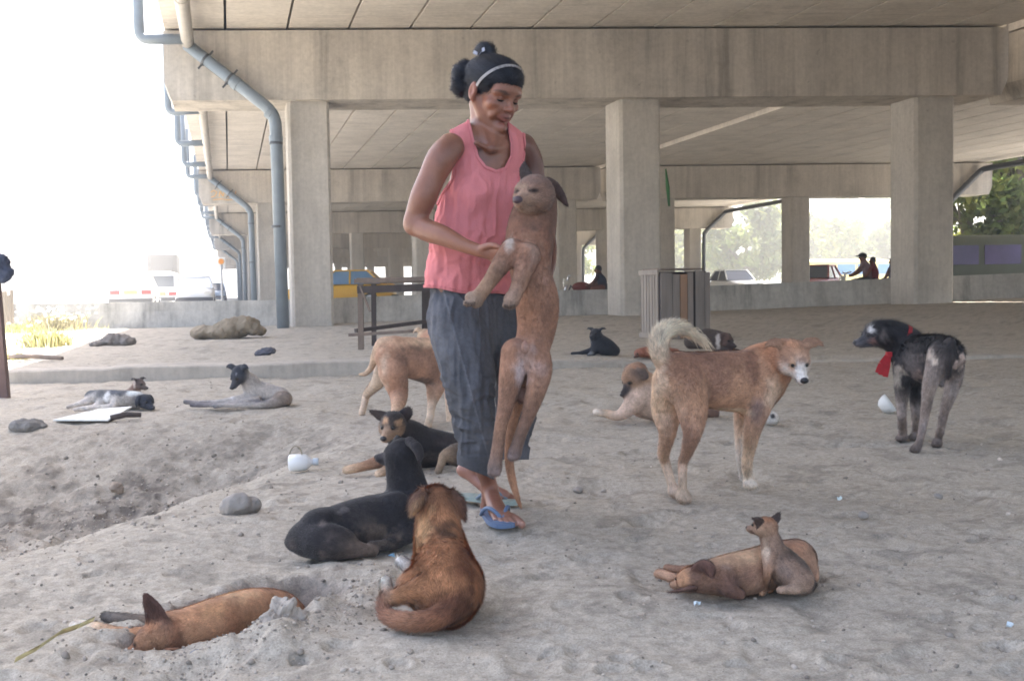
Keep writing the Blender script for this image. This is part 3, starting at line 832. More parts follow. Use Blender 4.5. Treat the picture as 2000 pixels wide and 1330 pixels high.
def mangy_dog():
    S = Sculpt(gdepth(1790, 884), 14)
    K = c8(48, 46, 50); SK = c8(140, 126, 120); PK = c8(180, 158, 146)
    n = np.array([.9, .42, 0])
    S.chain([(1776, 692, .33, 34), (1787, 700, .27, 43), (1808, 702, .18, 47), (1832, 697, .08, 42), (1846, 692, .0, 33)], K, flat=(n, .9), k=16)
    S.chain([(1722, 651, .34, 26), (1745, 657, .34, 31), (1772, 674, .33, 34)], K, k=16)
    h = dog_head(S, (1714, 651, .34), (-.95, -.18, -.24), 24, K, ear='drop', muzzle=c8(88, 86, 92), mask=c8(66, 62, 64), earcol=c8(40, 38, 42))
    for pts, pw in (([(1838, 695, -.03, 27), (1826, 722, -.04, 19), (1816, 752, -.03, 14), (1809, 795, .01, 9.5), (1804, 826, .03, 8), (1797, 858, 0, 7), (1791, 873, 0, 7.5)], (1788, 884, 7.5)),
                    ([(1858, 700, .0, 25), (1862, 735, .03, 18), (1856, 768, .03, 13), (1845, 803, .07, 9), (1839, 830, .09, 7.5), (1834, 852, 0, 7), (1831, 862, 0, 7)], (1831, 873, 7.5)),
                    ([(1770, 720, .25, 25), (1763, 755, .25, 16), (1761, 790, .26, 10.5), (1762, 820, .26, 8.5), (1763, 845, 0, 7.5), (1763, 852, 0, 8)], (1761, 862, 7.5)),
                    ([(1792, 735, .3, 18), (1788, 775, .32, 12), (1789, 810, .32, 8.5), (1789, 838, 0, 7), (1788, 850, 0, 7)], (1786, 860, 7))):
        d = paw(S, *pw, c8(92, 80, 74), -.6)
        pts = pts[:-2] + [(p[0], p[1], d, p[3]) for p in pts[-2:]]
        S.chain(pts, SK, cols=[K, K if pts[0][0] < 1800 else c8(146, 130, 122), c8(150, 136, 128), c8(136, 120, 112), c8(144, 128, 120), c8(128, 112, 104), c8(104, 92, 86)][:len(pts)], k=12)
    S.chain([(1856, 668, -.06, 10), (1854, 700, -.09, 8), (1852, 735, -.08, 5)], c8(60, 54, 54), k=8)
    S.chain([(1838, 730, -.02, 8), (1838, 748, -.02, 7)], c8(110, 100, 100), k=6)
    for p, r, c, a in (((1822, 697, -.05), (9, 14, 20), c8(208, 190, 176), .85), ((1868, 702, -.04), (16, 14, 16), c8(205, 178, 162), .85), ((1782, 715, .12), (30, 40, 30), c8(98, 88, 86), .7), ((1748, 735, .22), (16, 30, 26), c8(150, 140, 128), .7),
                       ((1805, 740, .1), (30, 30, 18), c8(140, 118, 112), .7), ((1700, 642, .3), (7, 12, 8), c8(190, 186, 186), .8), ((1728, 655, .28), (12, 10, 14), c8(110, 100, 98), .7), ((1700, 665, .3), (9, 12, 8), c8(140, 104, 98), .8), ((1790, 690, .14), (26, 20, 40), c8(84, 78, 78), .6),
                       ((1816, 770, -.04), (10, 18, 22), c8(165, 145, 132), .5), ((1840, 670, -.03), (26, 26, 14), c8(76, 72, 74), .6), ((1667, 663, .33), (7, 10, 5), c8(170, 170, 176), .6)):
        S.dab(p, r, c, min(1, a * 1.25), .6, noise=.5)
    r = make_dog(S, 'thin mangy black dog with a red ribbon tied round its neck', K, 24000, .013, .0012, 2.0, 12, mott=.25, lift=.45, lenmap=lambda p: 1 + 1.1 * sst(.36, .46, p[:, 2]))
    head_parts(r, h, er=.12)
    # red ribbon
    M = simple_mat('red_ribbon', c8(176, 40, 48), .6, .15, 30)
    c = S.w((1758, 668, .335)); ax = S.w((1722, 650, .34)) - S.w((1785, 684, .33)); A = frame(ax); rr = S.m(38)
    m = MB(); W = S.m(8)
    V = []; F = []; N = 40
    for k in range(N):
        an = 2 * math.pi * k / N; q = c + rr * (math.cos(an) * A[1] + math.sin(an) * A[2])
        for s_, o_ in ((-1, 0), (1, 0), (1, 1), (-1, 1)): V.append(q + A[0] * s_ * W / 2 + (q - c) / rr * .003 * o_)
    for k in range(N):
        for j in range(4): F.append((k * 4 + j, k * 4 + (j + 1) % 4, ((k + 1) % N) * 4 + (j + 1) % 4, ((k + 1) % N) * 4 + j))
    m.add(V, F)
    kn = S.w((1736, 692, .28)); m.obox(kn, (S.m(6), 0, 0), (0, S.m(5), 0), (0, 0, S.m(5)), bev=.002)
    for dx, L in ((-10, 40), (-1, 44), (-16, 36)):
        a = kn; b = S.w((1736 + dx - 6, 692 + L, .27)); mid = (a + b) / 2 + np.array([.004 * dx / 5, -.01, 0])
        for p, q in ((a, mid), (mid, b)): m.bar(p, q, S.m(11), .002, up=(0, 1, 0))
    m.build('ribbon', M, r)

def reddish_dog():
    S = Sculpt(gdepth(850, 1224), 18)
    T = c8(186, 126, 80); TD = c8(140, 90, 60); G = c8(212, 166, 114)
    S.chain([(855, 1000, .20, 40), (856, 1035, .18, 45), (862, 1080, .13, 53), (868, 1125, .06, 65), (870, 1160, .0, 66)], T, k=22)
    h = dog_head(S, (853, 980, .21), (-.30, .93, .05), 37, c8(140, 88, 54), ears=())
    S.chain([(828, 962, .18, 13), (814, 980, .15, 16), (806, 992, .14, 12), (802, 1002, .13, 4)], c8(126, 92, 74), k=5, flat=((.75, .5, .4), .38)); S.chain([(879, 966, .22, 13), (894, 982, .20, 16), (902, 996, .20, 11), (907, 1010, .20, 4)], c8(104, 72, 60), k=5, flat=((-.75, .5, .4), .38))
    S.ell((815, 1146, .03), (42, 30, 34), None, T, 24); S.ell((913, 1150, .05), (32, 50, 46), None, TD, 24)
    S.chain([(753, 1134, .03, 11), (755, 1150, .0, 12), (764, 1166, -.02, 14), (795, 1158, -.03, 19), (835, 1150, -.02, 30)], T, cols=[c8(220, 214, 206), c8(214, 200, 184), c8(180, 128, 84), c8(176, 120, 76), T], k=12)
    S.chain([(783, 1096, .17, 11), (796, 1104, .16, 12), (812, 1118, .15, 13), (835, 1110, .14, 20)], WHITE, cols=[c8(226, 222, 216), c8(222, 214, 206), c8(215, 190, 160), T], k=10)
    S.chain([(752, 1160, -.02, 6), (748, 1184, -.03, 11), (764, 1206, -.05, 15), (806, 1213, -.08, 18), (856, 1205, -.08, 22), (892, 1176, -.04, 28)], TD, cols=[c8(140, 96, 72), c8(128, 86, 66), c8(140, 94, 68), c8(150, 104, 74), TD, TD], k=12, fl=-1)
    for p, r, c, a in (((822, 1035, .12), (26, 60, 60), G, .75), ((868, 1040, .12), (22, 50, 50), c8(110, 78, 58), .7), ((900, 1110, .0), (30, 50, 60), c8(124, 72, 46), .7), ((850, 1100, .0), (50, 40, 20), c8(176, 118, 72), .6), ((805, 1180, -.02), (26, 20, 30), c8(208, 172, 140), .8),
                       ((880, 1180, -.06), (60, 40, 40), c8(104, 64, 46), .65), ((853, 952, .15), (30, 40, 14), c8(176, 112, 66), .8), ((830, 1120, -.0), (30, 30, 30), c8(172, 116, 72), .5), ((900, 1085, .05), (26, 40, 14), c8(150, 92, 58), .6), ((806, 1000, .2), (6, 30, 14), c8(150, 130, 122), .6)):
        S.dab(p, r, c, min(1, a * 1.25), .7, noise=.45)
    r = make_dog(S, 'reddish brown dog seen from behind with white paws and tail curled round', T, 60000, .016, .0009, 2.2, 13, lift=.32, mott=.14)
    head_parts(r, h)

def black_lying_dog():
    S = Sculpt(gdepth(680, 1091), 18)
    K = c8(42, 40, 44); B = c8(96, 82, 72)
    S.chain([(797, 998, .20, 45), (760, 1013, .15, 52), (700, 1030, .09, 57), (640, 1042, .03, 48), (600, 1050, .0, 36), (577, 1056, .0, 20)], K, k=20)
    S.chain([(786, 895, .19, 35), (790, 925, .19, 36), (797, 960, .20, 41), (802, 992, .20, 45)], K, k=18)
    h = dog_head(S, (788, 882, .18), (-.90, .42, -.12), 30, K, ears=(), muzzle=c8(60, 56, 60))
    S.chain([(800, 862, .14, 11), (814, 874, .11, 12), (820, 890, .10, 9), (818, 904, .10, 3)], c8(50, 46, 48), k=5, flat=((.5, -.8, .2), .35)); S.chain([(778, 858, .22, 9), (770, 866, .26, 7), (764, 876, .27, 3)], c8(46, 42, 44), k=4, flat=((.5, .8, .2), .4))
    S.chain([(728, 1076, -.03, 12), (690, 1072, -.06, 18), (645, 1066, -.06, 30), (612, 1052, -.02, 36)], K, cols=[c8(88, 74, 64), B, K, K], k=14)
    S.ell((626, 1010, .0), (30, 30, 16), None, K, 18); S.ell((772, 985, .11), (30, 22, 26), None, K, 14); S.ell((645, 1056, -.05), (50, 26, 32), None, K, 16)
    S.chain([(726, 1066, -.02, 10), (760, 1062, .04, 13), (790, 1040, .1, 24)], K, k=8)
    S.chain([(563, 1058, .02, 7), (580, 1060, .0, 12), (600, 1055, .0, 16)], K, k=10)
    for p, r, c, a in (((700, 1070, -.06), (60, 30, 16), c8(104, 88, 78), .8), ((632, 1018, -.04), (7, 16, 12), c8(110, 98, 94), .6), ((740, 1040, .03), (46, 30, 26), c8(86, 74, 66), .75), ((585, 1060, -.02), (20, 30, 14), c8(84, 74, 70), .6), ((667, 998, .0), (10, 30, 6), c8(104, 98, 98), .6), ((640, 1050, -.05), (24, 30, 14), c8(92, 78, 72), .6),
                       ((738, 890, .12), (12, 40, 10), c8(104, 96, 96), .5), ((815, 890, .12), (10, 30, 18), c8(60, 54, 54), .7), ((710, 1010, .02), (50, 30, 12), c8(62, 56, 56), .5)):
        S.dab(p, r, c, min(1, a * 1.3), .7, noise=.6)
    r = make_dog(S, 'black dog lying with its head raised and turned away, beside the reddish one', K, 36000, .009, .0010, 2.2, 14, lift=.22, mott=.18)
    head_parts(r, h)

def sleeping_dog():
    S = Sculpt(2.22, 16)
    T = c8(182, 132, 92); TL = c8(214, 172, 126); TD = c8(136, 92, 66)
    S.chain([(330, 1236, -.04, 42), (375, 1231, .0, 47), (430, 1214, .07, 49), (495, 1196, .17, 47), (545, 1191, .25, 37), (575, 1197, .30, 22)], T, k=20, fl=-1)
    h = dog_head(S, (298, 1245, -.05), (-.90, -.12, -.34), 31, T, ears=(), muzzle=c8(176, 124, 88), snout=.92)
    S.chain([(309, 1226, -.06, 28), (303, 1200, -.06, 24), (290, 1173, -.06, 14), (281, 1157, -.06, 3)], c8(86, 58, 50), k=5, flat=((.25, 1, 0), .22), fl=-1)
    S.chain([(330, 1274, -.12, 14), (345, 1272, -.12, 12), (356, 1276, -.12, 5)], TD, k=4, flat=((0, .8, .6), .35))
    S.chain([(206, 1204, .10, 10), (216, 1206, .09, 11), (250, 1208, .07, 11), (290, 1214, .05, 13), (330, 1222, .03, 20)], c8(112, 102, 94), cols=[c8(86, 80, 78), c8(108, 100, 94), c8(112, 100, 90), c8(112, 96, 82), T], k=8)
    S.chain([(149, 1223, .05, 14), (162, 1224, .05, 14), (195, 1229, .03, 13), (235, 1238, .01, 14), (300, 1245, 0, 22)], WHITE, cols=[c8(222, 208, 194), c8(222, 208, 192), c8(214, 178, 142), T, T], k=8)
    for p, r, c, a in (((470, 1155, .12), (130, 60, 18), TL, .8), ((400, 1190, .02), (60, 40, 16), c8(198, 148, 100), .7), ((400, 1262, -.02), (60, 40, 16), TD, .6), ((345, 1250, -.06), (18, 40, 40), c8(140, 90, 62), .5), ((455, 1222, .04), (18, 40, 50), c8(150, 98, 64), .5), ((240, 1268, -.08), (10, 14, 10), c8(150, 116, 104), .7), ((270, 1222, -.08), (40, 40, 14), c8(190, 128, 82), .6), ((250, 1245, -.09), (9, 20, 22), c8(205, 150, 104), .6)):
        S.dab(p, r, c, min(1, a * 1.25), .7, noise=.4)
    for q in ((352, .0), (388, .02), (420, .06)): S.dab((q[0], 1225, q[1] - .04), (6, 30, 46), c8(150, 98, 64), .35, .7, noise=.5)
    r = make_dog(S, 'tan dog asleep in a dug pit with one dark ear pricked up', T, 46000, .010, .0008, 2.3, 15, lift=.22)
    head_parts(r, h, (), nr=.2)

def puppy_dog():
    S = Sculpt(gdepth(1500, 1161), 11)
    T = c8(140, 112, 94); K = c8(66, 58, 56); O = c8(160, 116, 84)
    S.chain([(1507, 1058, 0, 18), (1513, 1080, 0, 25), (1530, 1103, 0, 33), (1548, 1122, .0, 35), (1566, 1136, .0, 25)], T, k=12)
    S.ell((1560, 1132, -.03), (28, 26, 24), None, T, 12); S.ell((1552, 1130, .05), (26, 24, 22), None, T, 12)
    S.chain([(1523, 1152, -.06, 7), (1535, 1151, -.06, 8), (1552, 1150, -.05, 10), (1565, 1145, -.04, 12)], c8(170, 140, 118), k=6)
    d = gd(S, 1490, 1162)
    S.chain([(1487, 1157, d, 6), (1493, 1150, d + .01, 6.5), (1499, 1120, -.03, 8.5), (1503, 1085, -.02, 15)], O, cols=[c8(180, 140, 110), O, O, T], k=7)
    S.chain([(1503, 1153, .03, 5.5), (1507, 1146, .03, 6), (1508, 1118, .03, 8), (1512, 1085, .02, 14)], O, k=7)
    S.chain([(1498, 1035, 0, 18), (1505, 1056, 0, 18)], T, k=10)
    h = dog_head(S, (1495, 1027, 0), (-.84, .46, -.06), 21, O, ears=(), muzzle=c8(140, 112, 94), mask=c8(200, 164, 128), snout=.84)
    S.chain([(1486, 1017, -.045, 7), (1479, 1015, -.055, 6), (1472, 1012, -.055, 2.5)], c8(92, 74, 66), k=3, flat=((.3, .9, .3), .4)); S.chain([(1483, 1021, -.05, 5), (1480, 1031, -.05, 2.5)], c8(92, 74, 66), k=3, flat=((.3, .9, .3), .4))
    S.chain([(1508, 1020, .03, 10), (1516, 1012, .03, 8), (1521, 1001, .03, 2)], c8(84, 70, 66), k=3, flat=((.3, .9, .2), .4))
    S.chain([(1592, 1140, .02, 4), (1585, 1148, .0, 6), (1572, 1150, .0, 8)], K, k=5)
    for p, r, c, a in (((1540, 1078, .0), (40, 30, 13), K, .7), ((1566, 1100, .0), (22, 30, 30), c8(80, 70, 66), .7), ((1590, 1140, 0), (14, 40, 26), K, .7), ((1520, 1050, .02), (14, 30, 22), K, .6), ((1530, 1115, -.06), (20, 30, 24), c8(150, 128, 118), .6), ((1496, 1075, -.03), (7, 20, 26), c8(196, 172, 148), .7), ((1500, 1012, -.02), (22, 30, 8), c8(172, 118, 80), .7)):
        S.dab(p, r, c, min(1, a * 1.25), .7)
    r = make_dog(S, 'small brown puppy with dark back sitting up against the lying tan dog', T, 24000, .007, .0009, 1.6, 16, lift=.3)
    head_parts(r, h, er=.14)

def mother_dog():
    S = Sculpt(gdepth(1440, 1166), 15)
    T = c8(160, 120, 92); TL = c8(196, 158, 120); TD = c8(112, 80, 66)
    S.chain([(1375, 1128, -.01, 30), (1405, 1125, .0, 37), (1438, 1122, .02, 43), (1484, 1112, .06, 44), (1530, 1097, .12, 42), (1560, 1092, .17, 35)], T, k=18, fl=-1)
    h = dog_head(S, (1351, 1130, -.01), (-.62, .74, -.26), 27, T, ears=(), muzzle=c8(170, 130, 100))
    S.chain([(1360, 1112, -.03, 12), (1375, 1104, -.05, 14), (1386, 1112, -.07, 12), (1390, 1124, -.08, 5)], c8(104, 72, 62), k=4, flat=((.1, .9, .3), .35))
    S.chain([(1350, 1148, -.05, 12), (1328, 1153, -.06, 9), (1306, 1156, -.06, 3)], c8(98, 70, 60), k=4, flat=((0, .5, .9), .4))
    S.chain([(1286, 1120, .09, 9), (1298, 1122, .08, 10), (1325, 1131, .05, 10), (1362, 1126, .06, 16)], c8(182, 140, 110), k=8)
    S.chain([(1302, 1108, .16, 7), (1330, 1112, .14, 8), (1370, 1115, .1, 14)], c8(150, 112, 88), k=8)
    S.chain([(1445, 1160, -.05, 11), (1425, 1150, -.05, 16), (1420, 1130, -.02, 24)], TD, k=12)
    S.chain([(1592, 1128, .1, 8), (1580, 1110, .12, 18), (1560, 1085, .14, 30)], T, k=12)
    for p, r, c, a in (((1440, 1082, .04), (90, 60, 15), TL, .8), ((1425, 1105, -.05), (20, 20, 13), c8(150, 140, 136), .5), ((1420, 1148, -.05), (50, 30, 18), TD, .6), ((1465, 1125, -.02), (30, 30, 20), c8(122, 88, 72), .5), ((1333, 1125, -.02), (12, 40, 28), c8(196, 146, 104), .7), ((1565, 1070, .1), (24, 40, 16), c8(176, 128, 96), .6), ((1400, 1130, -.05), (26, 30, 20), c8(132, 96, 78), .5)):
        S.dab(p, r, c, min(1, a * 1.25), .7)
    r = make_dog(S, 'tan dog lying flat with its back to the camera and ears spread, behind the puppy', T, 34000, .010, .0009, 2.1, 17, lift=.25)
    head_parts(r, h)

def black_tan_dog():
    S = Sculpt(gdepth(780, 920), 13)
    K = c8(50, 47, 50); B = c8(176, 138, 102)
    S.chain([(800, 866, .08, 38), (845, 878, .14, 40), (890, 884, .18, 36), (940, 888, .2, 32)], K, k=16, fl=-1)
    S.chain([(768, 836, .0, 25), (785, 846, .05, 30), (800, 858, .09, 36)], K, k=14, fl=-1)
    h = dog_head(S, (767, 827, -.02), (-.24, -.90, -.32), 26, K, ears=(), muzzle=c8(150, 122, 98), mask=c8(172, 134, 98))
    S.chain([(752, 815, 0, 12), (740, 810, 0, 10), (723, 802, 0, 3)], c8(72, 60, 56), k=4, flat=((0, 1, .3), .4)); S.chain([(784, 815, .02, 13), (794, 807, .02, 12), (799, 797, .02, 4)], c8(66, 56, 54), k=4, flat=((.2, 1, .2), .4))
    S.chain([(676, 918, -.06, 8), (690, 915, -.06, 9), (715, 909, -.05, 10), (760, 895, -.02, 16)], B, cols=[c8(205, 180, 150), c8(196, 158, 122), c8(170, 126, 94), K], k=8)
    S.chain([(740, 925, -.10, 8), (752, 920, -.08, 10), (785, 900, -.04, 16)], B, cols=[c8(205, 180, 150), c8(180, 140, 106), K], k=8)
    S.chain([(856, 920, -.08, 7), (862, 905, -.08, 8), (868, 890, -.08, 10), (895, 888, -.03, 24)], B, cols=[c8(110, 94, 80), c8(150, 128, 104), c8(150, 126, 100), K], k=8)
    for p, r, c, a in (((768, 806, -.03), (26, 30, 14), K, .9), ((764, 822, -.08), (6, 20, 16), c8(66, 56, 52), .8), ((751, 822, -.08), (7, 20, 8), c8(196, 152, 110), .8), ((779, 825, -.06), (8, 20, 7), c8(190, 148, 108), .8), ((756, 845, -.12), (9, 14, 7), c8(66, 58, 56), .8), ((748, 862, -.06), (9, 16, 16), c8(206, 180, 150), .8), ((845, 895, .04), (30, 20, 16), c8(92, 82, 76), .6), ((890, 900, .0), (20, 20, 20), c8(84, 78, 74), .6), ((870, 862, .1), (40, 30, 10), c8(74, 66, 66), .6)):
        S.dab(p, r, c, a, .5)
    r = make_dog(S, 'black and tan dog lying down with alert ears, facing the camera', K, 22000, .012, .0012, 1.9, 18, lift=.3)
    head_parts(r, h, nr=.26)

def tan_behind_dog():
    S = Sculpt(gdepth(840, 832), 14)
    T = c8(164, 120, 92); PALE = c8(192, 168, 144); TD = c8(112, 82, 68)
    S.chain([(900, 712, .24, 47), (860, 708, .15, 48), (815, 701, .05, 42), (785, 696, -.02, 38), (764, 698, -.06, 32)], T, k=14, flat=((.6, -.8, 0), .72))
    S.ell((772, 672, -.05), (14, 16, 14), None, T, 10)
    S.chain([(838, 662, .30, 18), (858, 680, .24, 30), (885, 700, .22, 40)], T, k=14)
    h = dog_head(S, (830, 656, .32), (-.3, .9, .0), 16, c8(176, 150, 122), ear='fold')
    dA = gd(S, 768, 852)
    S.chain([(769, 846, dA, 9), (770, 818, dA + .02, 9), (775, 800, dA + .06, 11), (779, 772, -.10, 18), (768, 728, -.09, 29)], T, cols=[PALE, PALE, c8(176, 136, 104), c8(150, 106, 80), T], k=9)
    dB = gd(S, 709, 811)
    S.chain([(707, 806, dB, 7), (712, 788, dB + .02, 6.5), (717, 770, dB + .04, 8), (737, 748, .08, 13), (752, 722, .03, 22)], PALE, k=8)
    dC = gd(S, 838, 834)
    S.chain([(836, 829, dC, 8), (840, 815, dC, 7.5), (843, 790, .08, 9), (850, 760, .1, 18)], PALE, cols=[PALE, c8(205, 184, 160), c8(196, 170, 146), T], k=9)
    S.chain([(882, 848, .15, 7), (880, 825, .17, 8), (882, 795, .2, 12), (888, 760, .22, 22)], PALE, k=9)
    S.chain([(703, 731, -.04, 3), (715, 729, -.05, 5), (727, 714, -.05, 6.5), (733, 692, -.06, 8), (746, 670, -.06, 11), (765, 672, -.05, 14)], c8(176, 146, 118), k=8, fl=-1)
    for p, r, c, a in (((800, 668, .0), (60, 60, 16), c8(188, 148, 116), .7), ((785, 700, -.08), (16, 30, 20), TD, .6), ((815, 690, .0), (26, 30, 20), c8(124, 92, 76), .6), ((755, 720, -.06), (12, 40, 40), PALE, .6), ((850, 715, .05), (18, 30, 40), c8(120, 88, 72), .5), ((815, 748, .02), (40, 40, 12), c8(96, 80, 72), .75), ((790, 735, -.06), (9, 30, 30), c8(104, 76, 62), .7), ((835, 670, .0), (50, 40, 10), c8(200, 166, 132), .6), ((800, 678, -.02), (26, 30, 8), c8(96, 72, 60), .7)):  # narrow dark dab paints shade into the thigh crease
        S.dab(p, r, c, min(1, a * 1.25), .7)
    r = make_dog(S, 'tan dog standing behind the woman with its tail hanging', T, 20000, .010, .0013, 1.9, 19)
    head_parts(r, h)

def pale_lying_dog():
    S = Sculpt(gdepth(1250, 824), 13)
    T = c8(188, 158, 136); B = c8(146, 110, 82)
    S.chain([(1262, 776, .05, 42), (1300, 785, .08, 40), (1345, 795, .13, 31), (1385, 805, .16, 20)], T, cols=[T, T, c8(150, 118, 100), c8(110, 82, 70)], k=14, fl=-1)
    S.chain([(1240, 738, .0, 25), (1252, 752, .04, 30), (1264, 768, .06, 38)], T, cols=[B, c8(176, 136, 100), T], k=12)
    h = dog_head(S, (1241, 731, 0), (-.60, -.36, -.66), 24, B, ear='drop', earcol=c8(96, 80, 72), muzzle=c8(56, 50, 52), mask=c8(186, 150, 110), earlen=.4)
    S.chain([(1164, 805, -.07, 7), (1182, 807, -.06, 8), (1210, 811, -.06, 11), (1240, 785, -.04, 20), (1256, 768, .0, 26)], T, cols=[c8(205, 192, 178), c8(200, 170, 140), c8(196, 166, 146), T, T], k=9)
    S.chain([(1300, 822, -.05, 8), (1330, 818, -.03, 10), (1360, 806, .06, 20)], c8(130, 100, 86), k=9)
    S.dab((1260, 715, .0), (14, 20, 8), c8(60, 58, 62), .8); S.dab((1248, 716, -.02), (18, 20, 6), c8(170, 116, 76), .7)
    r = make_dog(S, 'pale pinkish dog with dark muzzle lying behind the curly tailed dog', T, 16000, .010, .0014, 1.9, 20)
    head_parts(r, h)

def small_dogs():
    W = WHITE; K = c8(44, 42, 46)
    S = Sculpt(gdepth(1498, 833), 9)
    S.chain([(1468, 818, .03, 13), (1488, 814, .02, 17), (1506, 816, .0, 14)], W, k=8); S.ell((1512, 818, -.01), (9, 9, 9), None, W, 6)
    h = dog_head(S, (1470, 812, .06), (-.5, .8, -.2), 11, W, ear='fold', earcol=K)
    for p, r, c in (((1509, 812, -.04), (6, 8, 6), K), ((1500, 803, 0), (4, 8, 4), K), ((1516, 822, 0), (4, 9, 5), K), ((1482, 803, 0), (6, 14, 6), K)): S.dab(p, r, c, .95, .3)
    r = make_dog(S, 'little white dog with black spots lying behind the tan dog\'s front legs', W, 6000, .008, .0014, 1.7, 21, group=GRP_FAR); head_parts(r, h)
    # far black dog by the kerb
    S = Sculpt(gdepth(1180, 694), 9); K2 = c8(44, 46, 54)
    S.chain([(1166, 662, 0, 13), (1173, 672, 0, 18), (1186, 679, 0, 17), (1200, 685, .02, 11)], K2, k=9, fl=-1)
    h = dog_head(S, (1164, 652, -.02), (-.45, -.8, -.1), 12, K2, ear='side', earlen=.7)
    S.chain([(1118, 691, .0, 4), (1135, 690, 0, 4.5), (1160, 684, 0, 8)], K2, k=5); S.chain([(1150, 694, -.08, 4), (1160, 688, -.05, 6), (1168, 676, 0, 10)], K2, k=5)
    S.dab((1152, 672, -.05), (4, 8, 8), c8(180, 178, 176), .8); S.dab((1152, 690, -.08), (8, 8, 4), c8(150, 150, 150), .6)
    r = make_dog(S, 'black dog sitting up beyond the kerb, left of the wooden crate', K2, 6000, .012, .002, 1.4, 22, group=GRP_FAR); head_parts(r, h)
    # dark brown dog lying in front of the crate
    S = Sculpt(gdepth(1400, 686), 9); B = c8(78, 66, 60)
    S.chain([(1350, 668, .05, 14), (1378, 662, .03, 20), (1400, 664, 0, 19)], B, k=9, fl=-1)
    h = dog_head(S, (1416, 662, -.06), (.55, -.7, -.35), 14, c8(104, 76, 64), ear='drop', earcol=c8(80, 60, 54), muzzle=c8(70, 56, 54))
    S.chain([(1440, 686, -.1, 5), (1420, 684, -.08, 7), (1402, 676, -.04, 12)], B, k=6); S.dab((1402, 668, -.08), (5, 12, 16), c8(190, 180, 172), .8)
    r = make_dog(S, 'dark brown dog with a white neck stripe lying in front of the crate', B, 6000, .012, .002, 1.5, 23, group=GRP_FAR); head_parts(r, h)
    # reddish dog at the kerb
    S = Sculpt(gdepth(1262, 699), 8); B = c8(150, 92, 68)
    S.chain([(1246, 690, 0, 8), (1262, 688, 0, 11), (1290, 688, .03, 12), (1320, 690, .05, 9)], B, k=8, fl=-1)
    h = dog_head(S, (1250, 688, -.03), (-.7, -.4, -.4), 8, B, ear='drop', muzzle=c8(100, 70, 60))
    r = make_dog(S, 'small rust coloured dog curled up on the kerb below the crate', B, 4000, .012, .002, 1.3, 24, group=GRP_FAR); head_parts(r, h)
    # dog at the far wall
    S = Sculpt(gdepth(1120, 618), 6); B = c8(128, 104, 92)
    S.chain([(1098, 606, 0, 8), (1120, 605, 0, 11), (1145, 608, 0, 9)], B, k=6, fl=-1)
    h = dog_head(S, (1096, 598, -.03), (-.6, -.7, -.1), 7, B, ear='prick', earlen=.3)
    S.chain([(1100, 616, -.08, 3), (1112, 613, -.06, 4), (1125, 608, -.02, 6)], B, k=4)
    r = make_dog(S, 'grey brown dog lying at the foot of the low wall near the middle column', B, 3000, .016, .004, 1.1, 25, group=GRP_FAR); head_parts(r, h)
    # pair on the left
    S = Sculpt(gdepth(240, 800), 8)
    S.chain([(180, 776, .07, 14), (205, 778, .05, 17), (235, 781, .04, 19), (268, 781, .02, 17)], W, cols=[c8(58, 66, 74), c8(64, 70, 78), c8(150, 144, 136), c8(150, 140, 132)], k=9, fl=-1)
    h = dog_head(S, (283, 783, -.02), (.72, -.6, -.25), 15, c8(52, 56, 68), ear='drop', earcol=c8(48, 52, 62))
    for pts in ([(133, 795, -.02, 4), (150, 790, 0, 5), (172, 783, .03, 8), (192, 776, .04, 11)], [(146, 800, -.06, 4), (162, 798, -.05, 5), (185, 794, -.02, 6), (203, 783, .02, 10)], [(172, 799, -.06, 4), (192, 796, -.05, 5.5), (220, 793, -.03, 7), (228, 780, .0, 11)]): S.chain(pts, W, cols=[c8(170, 158, 150), c8(200, 192, 184), c8(200, 190, 182), c8(186, 178, 170)], k=5)
    S.dab((236, 764, .04), (28, 60, 8), c8(66, 72, 84), .9); S.dab((210, 776, .0), (7, 20, 12), c8(214, 212, 210), .8); S.dab((248, 798, -.02), (20, 30, 7), c8(80, 76, 80), .6); S.dab((262, 768, .0), (16, 20, 5), c8(200, 206, 204), .7)
    r = make_dog(S, 'black and white dog stretched on its side with dark head, left end of the kerb', W, 9000, .010, .0018, 1.5, 26, group=GRP_FAR); head_parts(r, h)
    S = Sculpt(gdepth(268, 786), 7); B = c8(128, 104, 92)
    S.chain([(266, 756, .02, 9), (258, 770, .05, 13), (240, 778, .12, 13)], B, k=8)
    h = dog_head(S, (271, 749, .0), (.86, -.4, -.26), 11, B, ear='side', earcol=c8(66, 60, 60), muzzle=c8(96, 82, 76), earlen=.6)
    S.dab((261, 752, -.03), (4, 10, 12), c8(196, 180, 168), .8)
    r = make_dog(S, 'brown dog lifting its head behind the black and white dog', B, 4000, .010, .0018, 1.3, 27, group=GRP_FAR); head_parts(r, h)
    # white dog with a black head
    S = Sculpt(gdepth(500, 796), 9); G = c8(166, 158, 152)
    S.chain([(490, 752, .05, 16), (500, 764, .06, 22), (520, 771, .08, 23), (545, 775, .09, 20), (556, 779, .08, 15)], G, k=9, fl=-1)
    S.ell((552, 779, .02), (19, 16, 16), None, c8(124, 110, 100), 8); S.chain([(474, 735, .0, 14), (488, 746, .04, 17)], G, k=8)
    h = dog_head(S, (468, 729, -.02), (-.36, -.62, -.66), 17, c8(50, 54, 64), ear='side', muzzle=c8(66, 66, 72), earlen=.5)
    S.chain([(362, 785, -.03, 4.5), (382, 786, -.03, 4), (430, 785, -.02, 5.5), (490, 777, .02, 12)], G, cols=[c8(80, 82, 86), c8(150, 140, 138), c8(176, 168, 162), G], k=5)
